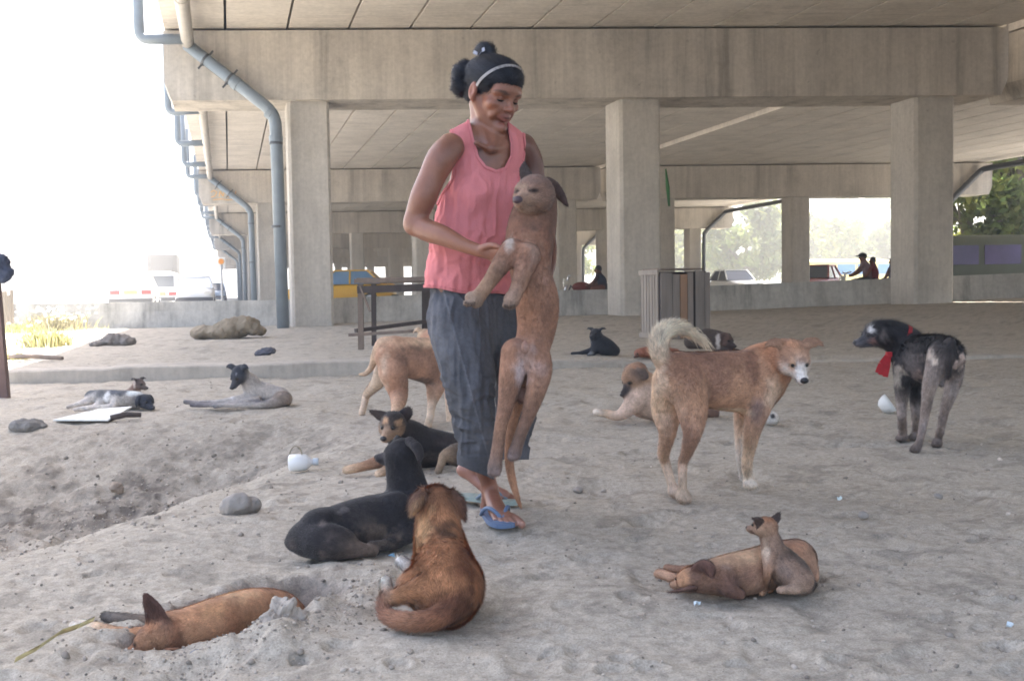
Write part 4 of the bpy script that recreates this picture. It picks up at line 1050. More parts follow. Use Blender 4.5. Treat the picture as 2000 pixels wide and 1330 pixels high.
    S.chain([(374, 791, -.08, 4), (395, 791, -.08, 4.5), (440, 790, -.06, 5), (500, 783, -.02, 11)], G, cols=[c8(84, 82, 88), c8(120, 114, 118), c8(170, 160, 158), G], k=5)
    S.chain([(420, 793, -.1, 5), (440, 792, -.1, 4.5), (500, 792, -.06, 6), (540, 786, .0, 12)], G, cols=[c8(90, 92, 96), G, G, c8(130, 116, 106)], k=5)
    S.dab((451, 770, -.03), (6, 10, 8), c8(225, 225, 228), .9); S.dab((505, 782, -.03), (20, 20, 4), c8(96, 92, 104), .6); S.dab((462, 731, -.06), (2, 6, 4), c8(140, 140, 146), .7)
    r = make_dog(S, 'pale dog with a black head lying with forelegs stretched out on the left', G, 9000, .010, .0018, 1.5, 28, group=GRP_FAR); head_parts(r, h)

for fn in (tan_standing_dog, mangy_dog, reddish_dog, black_lying_dog, sleeping_dog, puppy_dog, mother_dog, black_tan_dog, tan_behind_dog, pale_lying_dog, small_dogs): fn()
# ------------------------------------------------------------------ the woman and the dog she carries
def clip_mesh(V, T, s):
    """keep the part of triangle mesh where s > 0, cutting edges exactly"""
    s = np.where(np.abs(s) < 1e-7, 1e-7, s); ins = s[T] > 0; n = ins.sum(1)
    keep = T[n == 3]; out = [keep]; newV = []; base = len(V); cache = {}
    def cut(a, b):
        key = (a, b) if a < b else (b, a)
        if key not in cache:
            t = s[a] / (s[a] - s[b]); cache[key] = base + len(newV); newV.append(V[a] + t * (V[b] - V[a]))
        return cache[key]
    ex = []
    for t, i, m in zip(T[(n == 1) | (n == 2)], ins[(n == 1) | (n == 2)], n[(n == 1) | (n == 2)]):
        k = int(np.argmax(i)) if m == 1 else int(np.argmin(i))
        a, b, c = t[k], t[(k + 1) % 3], t[(k + 2) % 3]
        if m == 1: ex.append((a, cut(a, b), cut(a, c)))
        else:
            p, q = cut(a, b), cut(a, c); ex.append((p, b, c)); ex.append((p, c, q))
    if ex: out.append(np.array(ex))
    V2 = np.concatenate([V, np.array(newV)]) if newV else V
    T2 = np.concatenate(out); u, inv = np.unique(T2, return_inverse=True)
    return V2[u], inv.reshape(-1, 3)
def tri(Q): return np.concatenate([Q[:, [0, 1, 2]], Q[:, [0, 2, 3]]])
def sdpoly(px, py, poly):
    """signed distance to a closed outline, negative inside"""
    poly = np.asarray(poly, float); d = np.full(len(px), 1e9); inside = np.zeros(len(px), bool)
    for i in range(len(poly)):
        a, b = poly[i], poly[(i + 1) % len(poly)]; e = b - a; w = np.stack([px - a[0], py - a[1]], 1)
        t = np.clip((w @ e) / (e @ e), 0, 1); d = np.minimum(d, np.linalg.norm(w - t[:, None] * e, axis=1))
        c = ((a[1] > py) != (b[1] > py)) & (px < (b[0] - a[0]) * (py - a[1]) / (b[1] - a[1] + 1e-9) + a[0]); inside ^= c
    return np.where(inside, -d, d)
def projv(V):
    w = V - np.array([0, 0, CAM_H]); z = w @ FW
    return 1000 + FPX * (w @ CR) / z, 665 - FPX * (w @ CU) / z
def thicken(o, t):
    m = o.modifiers.new('thickness', 'SOLIDIFY'); m.thickness = t; m.offset = -1
WD = 3.28
FT = np.array([.57, -.82, 0]); SD = np.array([.82, .57, 0])
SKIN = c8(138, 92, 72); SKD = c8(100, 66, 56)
def woman():
    root = thing('person', 'woman in pink tank top and dark jeans standing with a brown dog in her arms', 'person', tuple(P(965, 1015, WD)))
    S = Sculpt(WD, 12)
    fl = (FT, .74)
    # trunk, neck
    S.chain([(957, 303, 0, 62), (945, 360, 0, 70), (930, 430, 0, 74), (920, 500, 0, 76), (917, 590, 0, 76)], SKIN, flat=fl)
    S.chain([(950, 205, .01, 25), (946, 235, .005, 25), (947, 262, .01, 28), (952, 285, .01, 36)], SKIN, k=12)
    S.chain([(880, 288, -.09, 22), (915, 272, -.05, 18), (950, 266, .01, 22), (990, 274, .06, 18), (1020, 290, .09, 21)], SKIN, k=16)
    for a, b in (((930, 280, -.11, 5), (956, 292, -.085, 5)), ((962, 292, -.085, 5), (1000, 284, -.01, 5))): S.chain([a, b], SKIN, k=9)      # collarbones
    for a, b in (((932, 238, -.03, 4), (955, 286, -.082, 4)), ((968, 262, -.045, 4), (962, 287, -.082, 4))): S.chain([a, b], SKIN, k=9)       # neck tendons
    # her right arm across the body
    S.chain([(880, 288, -.10, 27), (862, 310, -.12, 29), (842, 350, -.13, 26), (827, 386, -.14, 26), (814, 420, -.13, 22), (810, 440, -.13, 20)], SKIN, k=10)
    S.chain([(811, 436, -.13, 21), (834, 450, -.16, 22), (866, 461, -.20, 20), (905, 479, -.235, 14.5), (936, 490, -.255, 12.5)], SKIN, k=10, flat=((0, 1, 0), .9))
    S.ell((954, 493, -.262), (19, 8, 14), np.array([[.96, -.1, -.15], [.1, 1, 0], [.15, 0, .98]]), SKIN, 6)
    for pts in ([(942, 484, -.268, 7), (958, 479, -.28, 6), (970, 481, -.288, 5.2), (980, 485, -.292, 4.2)], [(963, 487, -.27, 6.4), (980, 492, -.284, 5.8), (993, 497, -.29, 5.2), (1003, 502, -.288, 4.2)],
                [(966, 493, -.268, 6.4), (983, 500, -.282, 5.8), (995, 507, -.287, 5.2), (1003, 514, -.284, 4.2)], [(964, 500, -.262, 6), (979, 508, -.274, 5.4), (989, 516, -.278, 4.8), (995, 524, -.275, 4)], [(959, 505, -.256, 5.4), (970, 514, -.266, 4.8), (978, 522, -.268, 4.2), (982, 529, -.264, 3.6)]):
        S.chain(pts, c8(150, 104, 86), k=3)
    # her left arm behind the dog
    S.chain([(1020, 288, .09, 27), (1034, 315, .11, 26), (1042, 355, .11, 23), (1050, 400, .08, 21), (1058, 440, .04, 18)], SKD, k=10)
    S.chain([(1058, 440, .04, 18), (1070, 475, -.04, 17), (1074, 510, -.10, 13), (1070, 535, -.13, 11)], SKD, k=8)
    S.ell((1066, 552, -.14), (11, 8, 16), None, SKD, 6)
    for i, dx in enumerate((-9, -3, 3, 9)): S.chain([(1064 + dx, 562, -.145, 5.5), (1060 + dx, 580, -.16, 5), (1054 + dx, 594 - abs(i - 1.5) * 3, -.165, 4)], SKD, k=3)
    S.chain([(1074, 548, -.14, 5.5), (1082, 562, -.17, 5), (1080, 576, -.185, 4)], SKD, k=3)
    # legs (inside the jeans) and feet
    S.chain([(900, 600, -.05, 44), (920, 740, -.09, 34), (930, 850, -.06, 24), (945, 915, .0, 18), (955, 945, .03, 15.5), (955, 975, .05, 15), (951, 993, .06, 14)], SKIN, k=10)
    S.chain([(957, 955, .03, 15), (965, 980, -.01, 17), (974, 1000, -.055, 20), (984, 1010, -.09, 19)], SKIN, k=10, flat=((0, .35, 1), .72))
    for pts in ([(1000, 1011, -.09, 10), (1012, 1018, -.125, 9), (1019, 1024, -.15, 8)], [(991, 1012, -.10, 7.5), (1000, 1019, -.135, 6.5), (1004, 1024, -.15, 5.6)], [(982, 1011, -.10, 7), (988, 1018, -.13, 6), (991, 1022, -.145, 5.2)], [(973, 1008, -.09, 7), (977, 1015, -.12, 5.6), (979, 1019, -.135, 4.8)], [(964, 1004, -.08, 6.5), (966, 1011, -.105, 5.2), (967, 1015, -.12, 4.4)]):
        S.chain(pts, SKIN, k=3, cols=[SKIN, c8(140, 98, 84), c8(158, 120, 106)])
    S.chain([(945, 600, .05, 44), (1000, 740, .07, 34), (1000, 840, .13, 24), (965, 890, .22, 18), (930, 914, .27, 15), (908, 918, .29, 13.5)], SKIN, k=10)
    S.chain([(905, 916, .29, 13), (930, 934, .27, 15), (958, 956, .24, 16), (980, 968, .21, 16)], c8(156, 112, 98), k=9, flat=((-.3, .3, 1), .8))
    for i, (x, y) in enumerate(((1006, 976), (1003, 970), (998, 966), (993, 963), (988, 961))): S.chain([(x - 22, y - 3, .21 + i * .012, 7 - i * .4), (x - 6, y, .2 + i * .014, 6.2 - i * .5), (x, y + 2, .195 + i * .015, 5 - i * .4)], SKIN, k=3)
    # head, turned to her left and bent down over the dog
    f = np.array([math.sin(math.radians(43)) * .945, -math.cos(math.radians(43)) * .945, -.37]); A = frame(f, (.05, 0, 1)); o = P(964, 179, WD - .02); g = .955
    uu = lambda c: c if c < -.06 else -.06 + (c + .06) * .80
    L = lambda a, b, c: o + g * (a * A[0] + b * A[1] + uu(c) * A[2])
    E = lambda c, r, col=SKIN, k=.012, op='u': S.ell(L(*c), np.asarray(r) * g * np.array([1, 1, .84 if c[2] > -.05 else 1]), A, col, k, op, world=True)
    def CH(pts, col=SKIN, k=.008): S.chain_w([np.append(L(*p[:3]), p[3] * g) for p in pts], col, k)
    E((-.012, 0, .045), (.092, .073, .082)); E((.030, 0, -.028), (.056, .053, .074), k=.02); E((.066, 0, .035), (.026, .054, .032), k=.02)
    for s_ in (1, -1):
        CH([(-.004, s_ * .058, -.032, .018), (.030, s_ * .036, -.080, .016), (.064, s_ * .010, -.098, .015)], k=.018)
        E((.054, s_ * .042, -.022), (.024, .021, .018), c8(140, 92, 72), k=.016)            # cheekbone
        CH([(.072, s_ * .014, .024, .008), (.076, s_ * .030, .027, .008), (.064, s_ * .050, .022, .008)], k=.01)       # brow ridge
        E((.093, s_ * .031, .003), (.018, .017, .010), SKD, .010, 'c')                       # eye socket
        E((.068, s_ * .031, .0035), (.0125, .0155, .0115), c8(118, 76, 62), .003)            # lowered lid
        CH([(.078, s_ * .018, -.024, .005), (.073, s_ * .030, -.048, .006), (.062, s_ * .036, -.066, .007)], k=.014)   # cheek fold
        E((.091, s_ * .0125, -.031), (.010, .0075, .0072), SKIN, .006)                       # nostril wing
        E((-.004, s_ * .080, .002), (.017, .010, .034), c8(146, 92, 74), .004); E((-.002, s_ * .090, .003), (.008, .006, .018), SKIN, .004, 'c'); E((.000, s_ * .076, -.026), (.009, .007, .011), c8(140, 90, 74), .004)
    CH([(.080, 0, .018, .008), (.091, 0, -.010, .0082), (.102, 0, -.027, .0095)], k=.010)
    CH([(.078, -.022, -.0625, .0042), (.087, -.008, -.0600, .005), (.088, 0, -.0605, .005), (.087, .008, -.0600, .005), (.078, .022, -.0625, .0042)], c8(130, 78, 68), k=.007)
    CH([(.077, -.019, -.0675, .0042), (.085, -.006, -.0705, .0055), (.085, .006, -.0705, .0055), (.077, .019, -.0675, .0042)], c8(134, 80, 70), k=.006)
    E((.074, 0, -.047), (.013, .020, .014), SKIN, .012)
    CH([(.084, 0, -.096, .013), (.070, 0, -.100, .018)], k=.012)
    S.chain_w([np.append(L(-.040, 0, -.015), .048), np.append(P(947, 232, WD + .005), S.m(26))], SKIN, .014)
    for s_ in (1, -1):
        for t in np.linspace(0, 1, 7): S.dab(tuple(L(.094 - .024 * t * t, s_ * (.020 + .030 * t), .026 + .006 * math.sin(t * 2.4))), (.016, .007, .0026), c8(44, 32, 30), .6, .7, world=True, noise=.15)
        S.dab(tuple(L(.070, s_ * .031, -.016)), (.02, .022, .006), c8(104, 66, 56), .6, .8, world=True)
        S.dab(tuple(L(.060, s_ * .045, -.02)), (.03, .03, .022), c8(150, 98, 78), .35, .9, world=True)
    S.dab(tuple(L(.086, 0, -.0652)), (.011, .013, .0018), c8(58, 34, 34), .85, .6, world=True, noise=.1)
    S.dab(tuple(L(.094, 0, -.036)), (.006, .008, .0016), c8(70, 44, 40), .5, .6, world=True, noise=.1)
    S.dab(tuple(L(.104, 0, -.028)), (.016, .016, .012), c8(150, 98, 80), .7, .8, world=True)
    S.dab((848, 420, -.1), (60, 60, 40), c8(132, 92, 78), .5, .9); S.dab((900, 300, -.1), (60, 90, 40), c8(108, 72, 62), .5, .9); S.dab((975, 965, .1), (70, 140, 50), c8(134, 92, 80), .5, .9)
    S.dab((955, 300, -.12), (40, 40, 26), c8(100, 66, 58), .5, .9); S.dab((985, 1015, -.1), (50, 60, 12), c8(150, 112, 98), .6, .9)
    V, Q = S.mesh(S.m(1.75), 1)
    C, _ = S.colour(V, SKIN, .006); C = np.clip(C * (1 + .07 * fbm(V * 30, 4)[:, None]), 0, .9)
    M_SKIN = attr_mat('brown_skin', .40, .5, .09, 45, sss=.06, bmp=.22, bscale=190)
    link_mesh('body', V, Q, M_SKIN, root, cols=C)
    for s_ in (1, -1):
        blob('eye', L(.0745, s_ * .031, -.0045), np.array([.0072, .0115, .0040]) * g, M_EYE, root, A)
        m = MB(); m.tube([L(.0785, s_ * .0205, -.0015), L(.0815, s_ * .031, -.0045), L(.0735, s_ * .0435, -.0020)], .0014, 6); m.build('eyelashes', simple_mat('lash_black', (.015, .012, .012), .6), root)
    for (x, y, d) in ((1019, 1021, -.157), (1004, 1021, -.155), (991, 1020, -.15), (979, 1017, -.139), (967, 1013, -.124)):
        blob('toenail', P(x, y, WD + d), (.0052, .0032, .0036), simple_mat('toenail', c8(176, 140, 128), .4), root, n=8)
    # hair
    H = Sculpt(WD, 6); HK = c8(34, 36, 44)
    HE = lambda c, r, k=.008: H.ell(L(*c), np.asarray(r) * g * np.array([1, 1, .92]), A, HK, k, world=True)
    HE((-.018, 0, .056), (.097, .081, .083)); HE((.008, 0, .078), (.078, .074, .062)); HE((-.05, 0, .01), (.062, .070, .062))
    for s_ in (1, -1): HE((.014, s_ * .058, .050), (.034, .016, .028)); HE((.006, s_ * .066, .030), (.016, .008, .020), .010)
    for p, r in (((903, 150, .02), (19, 19, 25)), ((899, 170, .0), (14, 15, 18)), ((912, 178, .03), (17, 18, 15)), ((910, 135, .03), (15, 17, 16)), ((950, 95, .0), (15, 13, 11)), ((942, 99, .01), (12, 11, 10)), ((959, 102, .0), (10, 11, 9)), ((950, 106, .0), (13, 12, 9))): H.ell(p, r, None, HK, 5)
    for i in range(16):
        r_ = random.Random(i); a = r_.uniform(-1, 1); H.chain([(905 + 12 * a, 138 + 8 * r_.random(), .01, 3), (892 + r_.uniform(-4, 8), 158, -.02, 4), (903 + r_.uniform(-4, 12), 186 + r_.uniform(-6, 4), -.0, 2)], HK, k=3)
    Vh, Qh = H.mesh(H.m(2.0), 1)
    N, Ar = vnormals(Vh, Qh)
    # combed strands: groove along the direction from brow to bun
    d = Vh - o; ang = np.arctan2(d @ A[1], d @ A[2]); Vh = Vh + N * (.007 * fbm(Vh * 55, 2) * (np.linalg.norm(Vh - P(904, 158, WD), axis=1) < .06))[:, None] + N * (.0016 * np.sin(ang * 46 + 6 * vnoise(Vh * 20)))[:, None]
    Ch = np.tile(HK, (len(Vh), 1)) * (1 + .35 * fbm(np.stack([ang * 14, ang * 0, d @ A[0] * 6], 1), 3)[:, None])
    flow = np.tile(-A[0], (len(Vh), 1))
    fV, fF, fN, fC = fur_blades(Vh, Qh, N, Ar, Ch, flow, 22000, .022, .0007, 5, .2)
    M_HAIR = attr_mat('black_hair', .55, .3, .25, 60, mapscale=(1, 1, 6))
    link_mesh('hair', np.concatenate([Vh, fV]), [Qh, fF + len(Vh)], M_HAIR, root, cols=np.concatenate([Ch, fC]), normals=np.concatenate([N, fN]))
    # headband over the crown from ear to ear
    pts = []
    for t in np.linspace(-1, 1, 41):
        an = t * math.radians(103); pts.append(L(.018 + .044 * math.cos(an), .0815 * math.sin(an) * 1.0, .048 + .0870 * math.cos(an) * 1.0 - .004))
    V = []; F = []
    for i, p in enumerate(pts):
        tng = pts[min(i + 1, 40)] - pts[max(i - 1, 0)]; tng /= np.linalg.norm(tng); nr = p - L(-.01, 0, .04); nr -= tng * (nr @ tng); nr /= np.linalg.norm(nr); b = np.cross(tng, nr)
        for x, y in ((-1, 0), (1, 0), (1, 1), (-1, 1)): V.append(p + b * x * .0042 + nr * y * .003)
        if i:
            for j in range(4): F.append(((i - 1) * 4 + j, (i - 1) * 4 + (j + 1) % 4, i * 4 + (j + 1) % 4, i * 4 + j))
    link_mesh('headband', V, F, simple_mat('grey_plastic_band', c8(168, 162, 160), .35), root, smooth=False)
    m = MB(); m.obox(P(937, 107, WD - .014), np.array([.0035, 0, .004]), (0, .006, 0), np.array([.009, 0, .012]), bev=.001); m.obox(P(929, 104, WD + .0), np.array([.006, 0, -.003]), (0, .005, 0), (.002, 0, .004)); m.obox(P(944, 98, WD - .022), (.004, 0, .002), (0, .005, 0), (-.001, 0, .005))
    m.build('hair_clip', simple_mat('pale_clip', c8(190, 190, 205), .25, spec=.6), root)
    # tank top
    T = Sculpt(WD, 10); PK = c8(212, 130, 132)
    T.chain([(957, 302, 0, 75), (946, 352, 0, 81), (934, 425, 0, 87), (922, 500, 0, 90), (917, 570, 0, 92), (915, 650, 0, 92)], PK, flat=fl)
    T.chain([(884, 286, -.09, 27), (903, 270, -.065, 27), (922, 262, -.03, 26)], PK, k=12); T.chain([(1020, 284, .085, 21), (1000, 272, .06, 24), (985, 264, .04, 24)], PK, k=12)
    T.ell((925, 380, -.085), (34, 26, 34), None, PK, 18); T.ell((985, 380, -.02), (34, 26, 34), None, PK, 18)
    Vt, Qt = T.mesh(T.m(2.2), 2); N, _ = vnormals(Vt, Qt)
    px, py = projv(Vt); ww = sst(250, 420, py)
    q1 = np.stack([px * .05, Vt[:, 1] * 26, py * .012], 1); q2 = np.stack([px * .03 + py * .022, Vt[:, 1] * 20, py * .03 - px * .012], 1)
    rid = 1 - np.abs(fbm(q1, 2)) * 1.6; rid2 = 1 - np.abs(fbm(q2 + 9, 2)) * 1.6
    dsp = .0055 * rid * (.35 + .65 * ww) + .0035 * rid2 * sst(380, 470, py)
    # cloth gathered under the forearm
    band = np.exp(-((py - (455 + (px - 860) * .36) - 18) / 16) ** 2); dsp = dsp + .010 * band * (py > 400)
    dsp = dsp + .003 * np.sin(px * .11 + py * .03 + 2 * vnoise(Vt * 9)) * sst(470, 560, py)
    Vt = Vt + N * (dsp - .005)[:, None]
    px, py = projv(Vt); Tt = tri(Qt)
    hem = 562 + (px - 840) * .085 + 3 * np.sin(px * .05)
    sc = hem - py; Vt, Tt = clip_mesh(Vt, Tt, sc)
    px, py = projv(Vt); neck = [(912, 225), (921, 268), (933, 308), (948, 327), (969, 335), (988, 329), (1000, 305), (1000, 280), (993, 245), (985, 200), (920, 200)]
    Vt, Tt = clip_mesh(Vt, Tt, sdpoly(px, py, neck))
    for pl in ([(880, 250), (887, 280), (888, 320), (884, 352), (866, 376), (848, 414), (800, 420), (780, 240), (872, 240)], [(1022, 255), (1025, 290), (1021, 318), (1012, 352), (1018, 400), (1100, 400), (1100, 240)]):
        px, py = projv(Vt); Vt, Tt = clip_mesh(Vt, Tt, sdpoly(px, py, pl))
    M_PINK = simple_mat('pink_cotton', PK, .85, .07, 7, spec=.15, bmp=.35, bscale=220)
    ob = link_mesh('tank_top', Vt, Tt, M_PINK, root); thicken(ob, .004)
    # sewn binding along every open edge
    E = np.sort(np.concatenate([Tt[:, [0, 1]], Tt[:, [1, 2]], Tt[:, [2, 0]]]), 1); ue, ct = np.unique(E, axis=0, return_counts=True); m = MB()
    Nt, _ = vnormals(Vt, np.concatenate([Tt, Tt[:, :1]], 1))
    for a, b in ue[ct == 1]:
        if np.linalg.norm(Vt[b] - Vt[a]) > 1e-4: m.bar(Vt[a] + Nt[a] * .0005, Vt[b] + Nt[b] * .0005, .0085, .0055, up=Nt[a])
    m.build('binding', simple_mat('pink_binding', PK * .93, .85, .06, 20, spec=.15, bmp=.3, bscale=300), ob)
    # jeans
    J = Sculpt(WD, 12); JB = c8(80, 81, 86)
    J.chain([(915, 540, 0, 72), (916, 590, 0, 78), (920, 640, 0, 80)], JB, flat=(FT, .80))
    J.chain([(893, 625, -.06, 58), (905, 690, -.09, 55), (918, 750, -.10, 50), (925, 800, -.09, 43), (928, 850, -.07, 37), (928, 895, -.05, 32), (932, 950, -.02, 30)], JB, k=16)
    J.chain([(958, 625, .05, 56), (995, 690, .05, 50), (1010, 750, .06, 46), (1006, 810, .09, 39), (1000, 860, .12, 33), (995, 925, .15, 31)], JB, k=16)
    Vj, Qj = J.mesh(J.m(2.3), 2); N, _ = vnormals(Vj, Qj); px, py = projv(Vj)
    q1 = np.stack([px * .055, Vj[:, 1] * 22, py * .010], 1); q2 = np.stack([px * .012 + py * .03, Vj[:, 1] * 14, py * .045 - px * .02], 1)
    dsp = .0065 * (1 - np.abs(fbm(q1, 2)) * 1.5) + .005 * (1 - np.abs(fbm(q2 + 4, 2)) * 1.7) * (.35 + .65 * sst(700, 800, py))
    dsp = dsp + .0035 * np.exp(-((px - (868 + (py - 575) * .27)) / 3.5) ** 2)                 # side seam
    cuff = np.where(px < 966, py > 890 + (px - 895) * -.05, py > 872)
    dsp = np.where(cuff, .0075 + .002 * fbm(Vj * 30, 2), dsp - .004)
    Vj = Vj + N * dsp[:, None]; px, py = projv(Vj)
    Vj, Tj = clip_mesh(Vj, tri(Qj), np.where(px < 966, 910 + (px - 900) * .40 - py, 897 - py))
    px, py = projv(Vj); Cj = np.tile(JB, (len(Vj), 1))
    worn = sst(.0, .8, fbm(np.stack([px * .018, Vj[:, 1] * 5, py * .007], 1), 4))[:, None]; thigh = (np.exp(-((px - (905 + (py - 640) * .13)) / 30) ** 2) * sst(600, 660, py) * (1 - sst(860, 900, py)))[:, None]
    lines = sst(.45, .85, 1 - np.abs(fbm(np.stack([px * .05, Vj[:, 1] * 9, py * .006], 1) + 3, 2)) * 1.3)[:, None]
    Cj = Cj * (1 + .30 * worn + .45 * thigh * (.5 + .5 * worn) + .22 * lines)
    Cj = np.where((np.abs(px - (868 + (py - 575) * .27)) < 1.6)[:, None], Cj * 1.35, Cj)
    ob = link_mesh('jeans', Vj, Tj, attr_mat('worn_denim', .9, .15, .14, 90, bmp=.4, bscale=260), root, cols=np.clip(Cj, 0, .5)); thicken(ob, .004)
    # rubber slippers
    def slipper(h, t, w, mat, strap, z):
        h, t = np.asarray(h), np.asarray(t); ax = (t - h); ln = np.linalg.norm(ax); ax = ax / ln; sd = np.cross(ax, [0, 0, 1]); sd /= np.linalg.norm(sd); up = np.cross(sd, ax)
        ring = []
        for k in range(40):
            an = 2 * math.pi * k / 40; u = math.cos(an); v = math.sin(an); wd = w * (.40 + .10 * (u + .3)) * (1 - .12 * math.exp(-((u + .1) / .35) ** 2))
            ring.append((h + t) / 2 + ax * ln * .5 * math.copysign(abs(u) ** .8, u) + sd * wd * math.copysign(abs(v) ** .75, v))
        V = [p for p in ring] + [p + up * .014 for p in ring]; F = [tuple(range(39, -1, -1)), tuple(range(40, 80))] + [(i, (i + 1) % 40, 40 + (i + 1) % 40, 40 + i) for i in range(40)]
        o_ = link_mesh('slipper', V, F, mat, root, smooth=False)
        m = MB(); post = h + ax * ln * .80 + up * .014
        for s_ in (1, -1):
            e = h + ax * ln * .42 + sd * s_ * w * .43 + up * .012; mid = (post + e) / 2 + up * z + sd * s_ * w * .14
            pp = [post + (mid - post) * a for a in (0,)] + [(1 - a) ** 2 * post + 2 * a * (1 - a) * (mid + up * z * .5) + a * a * e for a in np.linspace(.1, 1, 8)]
            m.tube(pp, [.0045] + [.006] * 8, 8)
        m.build('strap', strap, o_, smooth=True)
    blue = simple_mat('blue_rubber', c8(92, 112, 142), .5, .1, 20); grey = simple_mat('grey_green_rubber', c8(150, 164, 158), .6, .1, 20)
    a = P(950, 1003, WD + .085); b = P(990, 1036, WD - .175); a[2] = gz_s(a[0], a[1]) + .004; b[2] = gz_s(b[0], b[1]) + .004
    slipper(a, b, .098, blue, blue, .038)
    a = P(893, 972, 3.56); b = P(1014, 990, 3.45); a[2] = gz_s(a[0], a[1]) + .004; b[2] = gz_s(b[0], b[1]) + .004
    slipper(a, b, .095, grey, simple_mat('dull_blue_strap', c8(110, 126, 140), .5), .035)
woman()

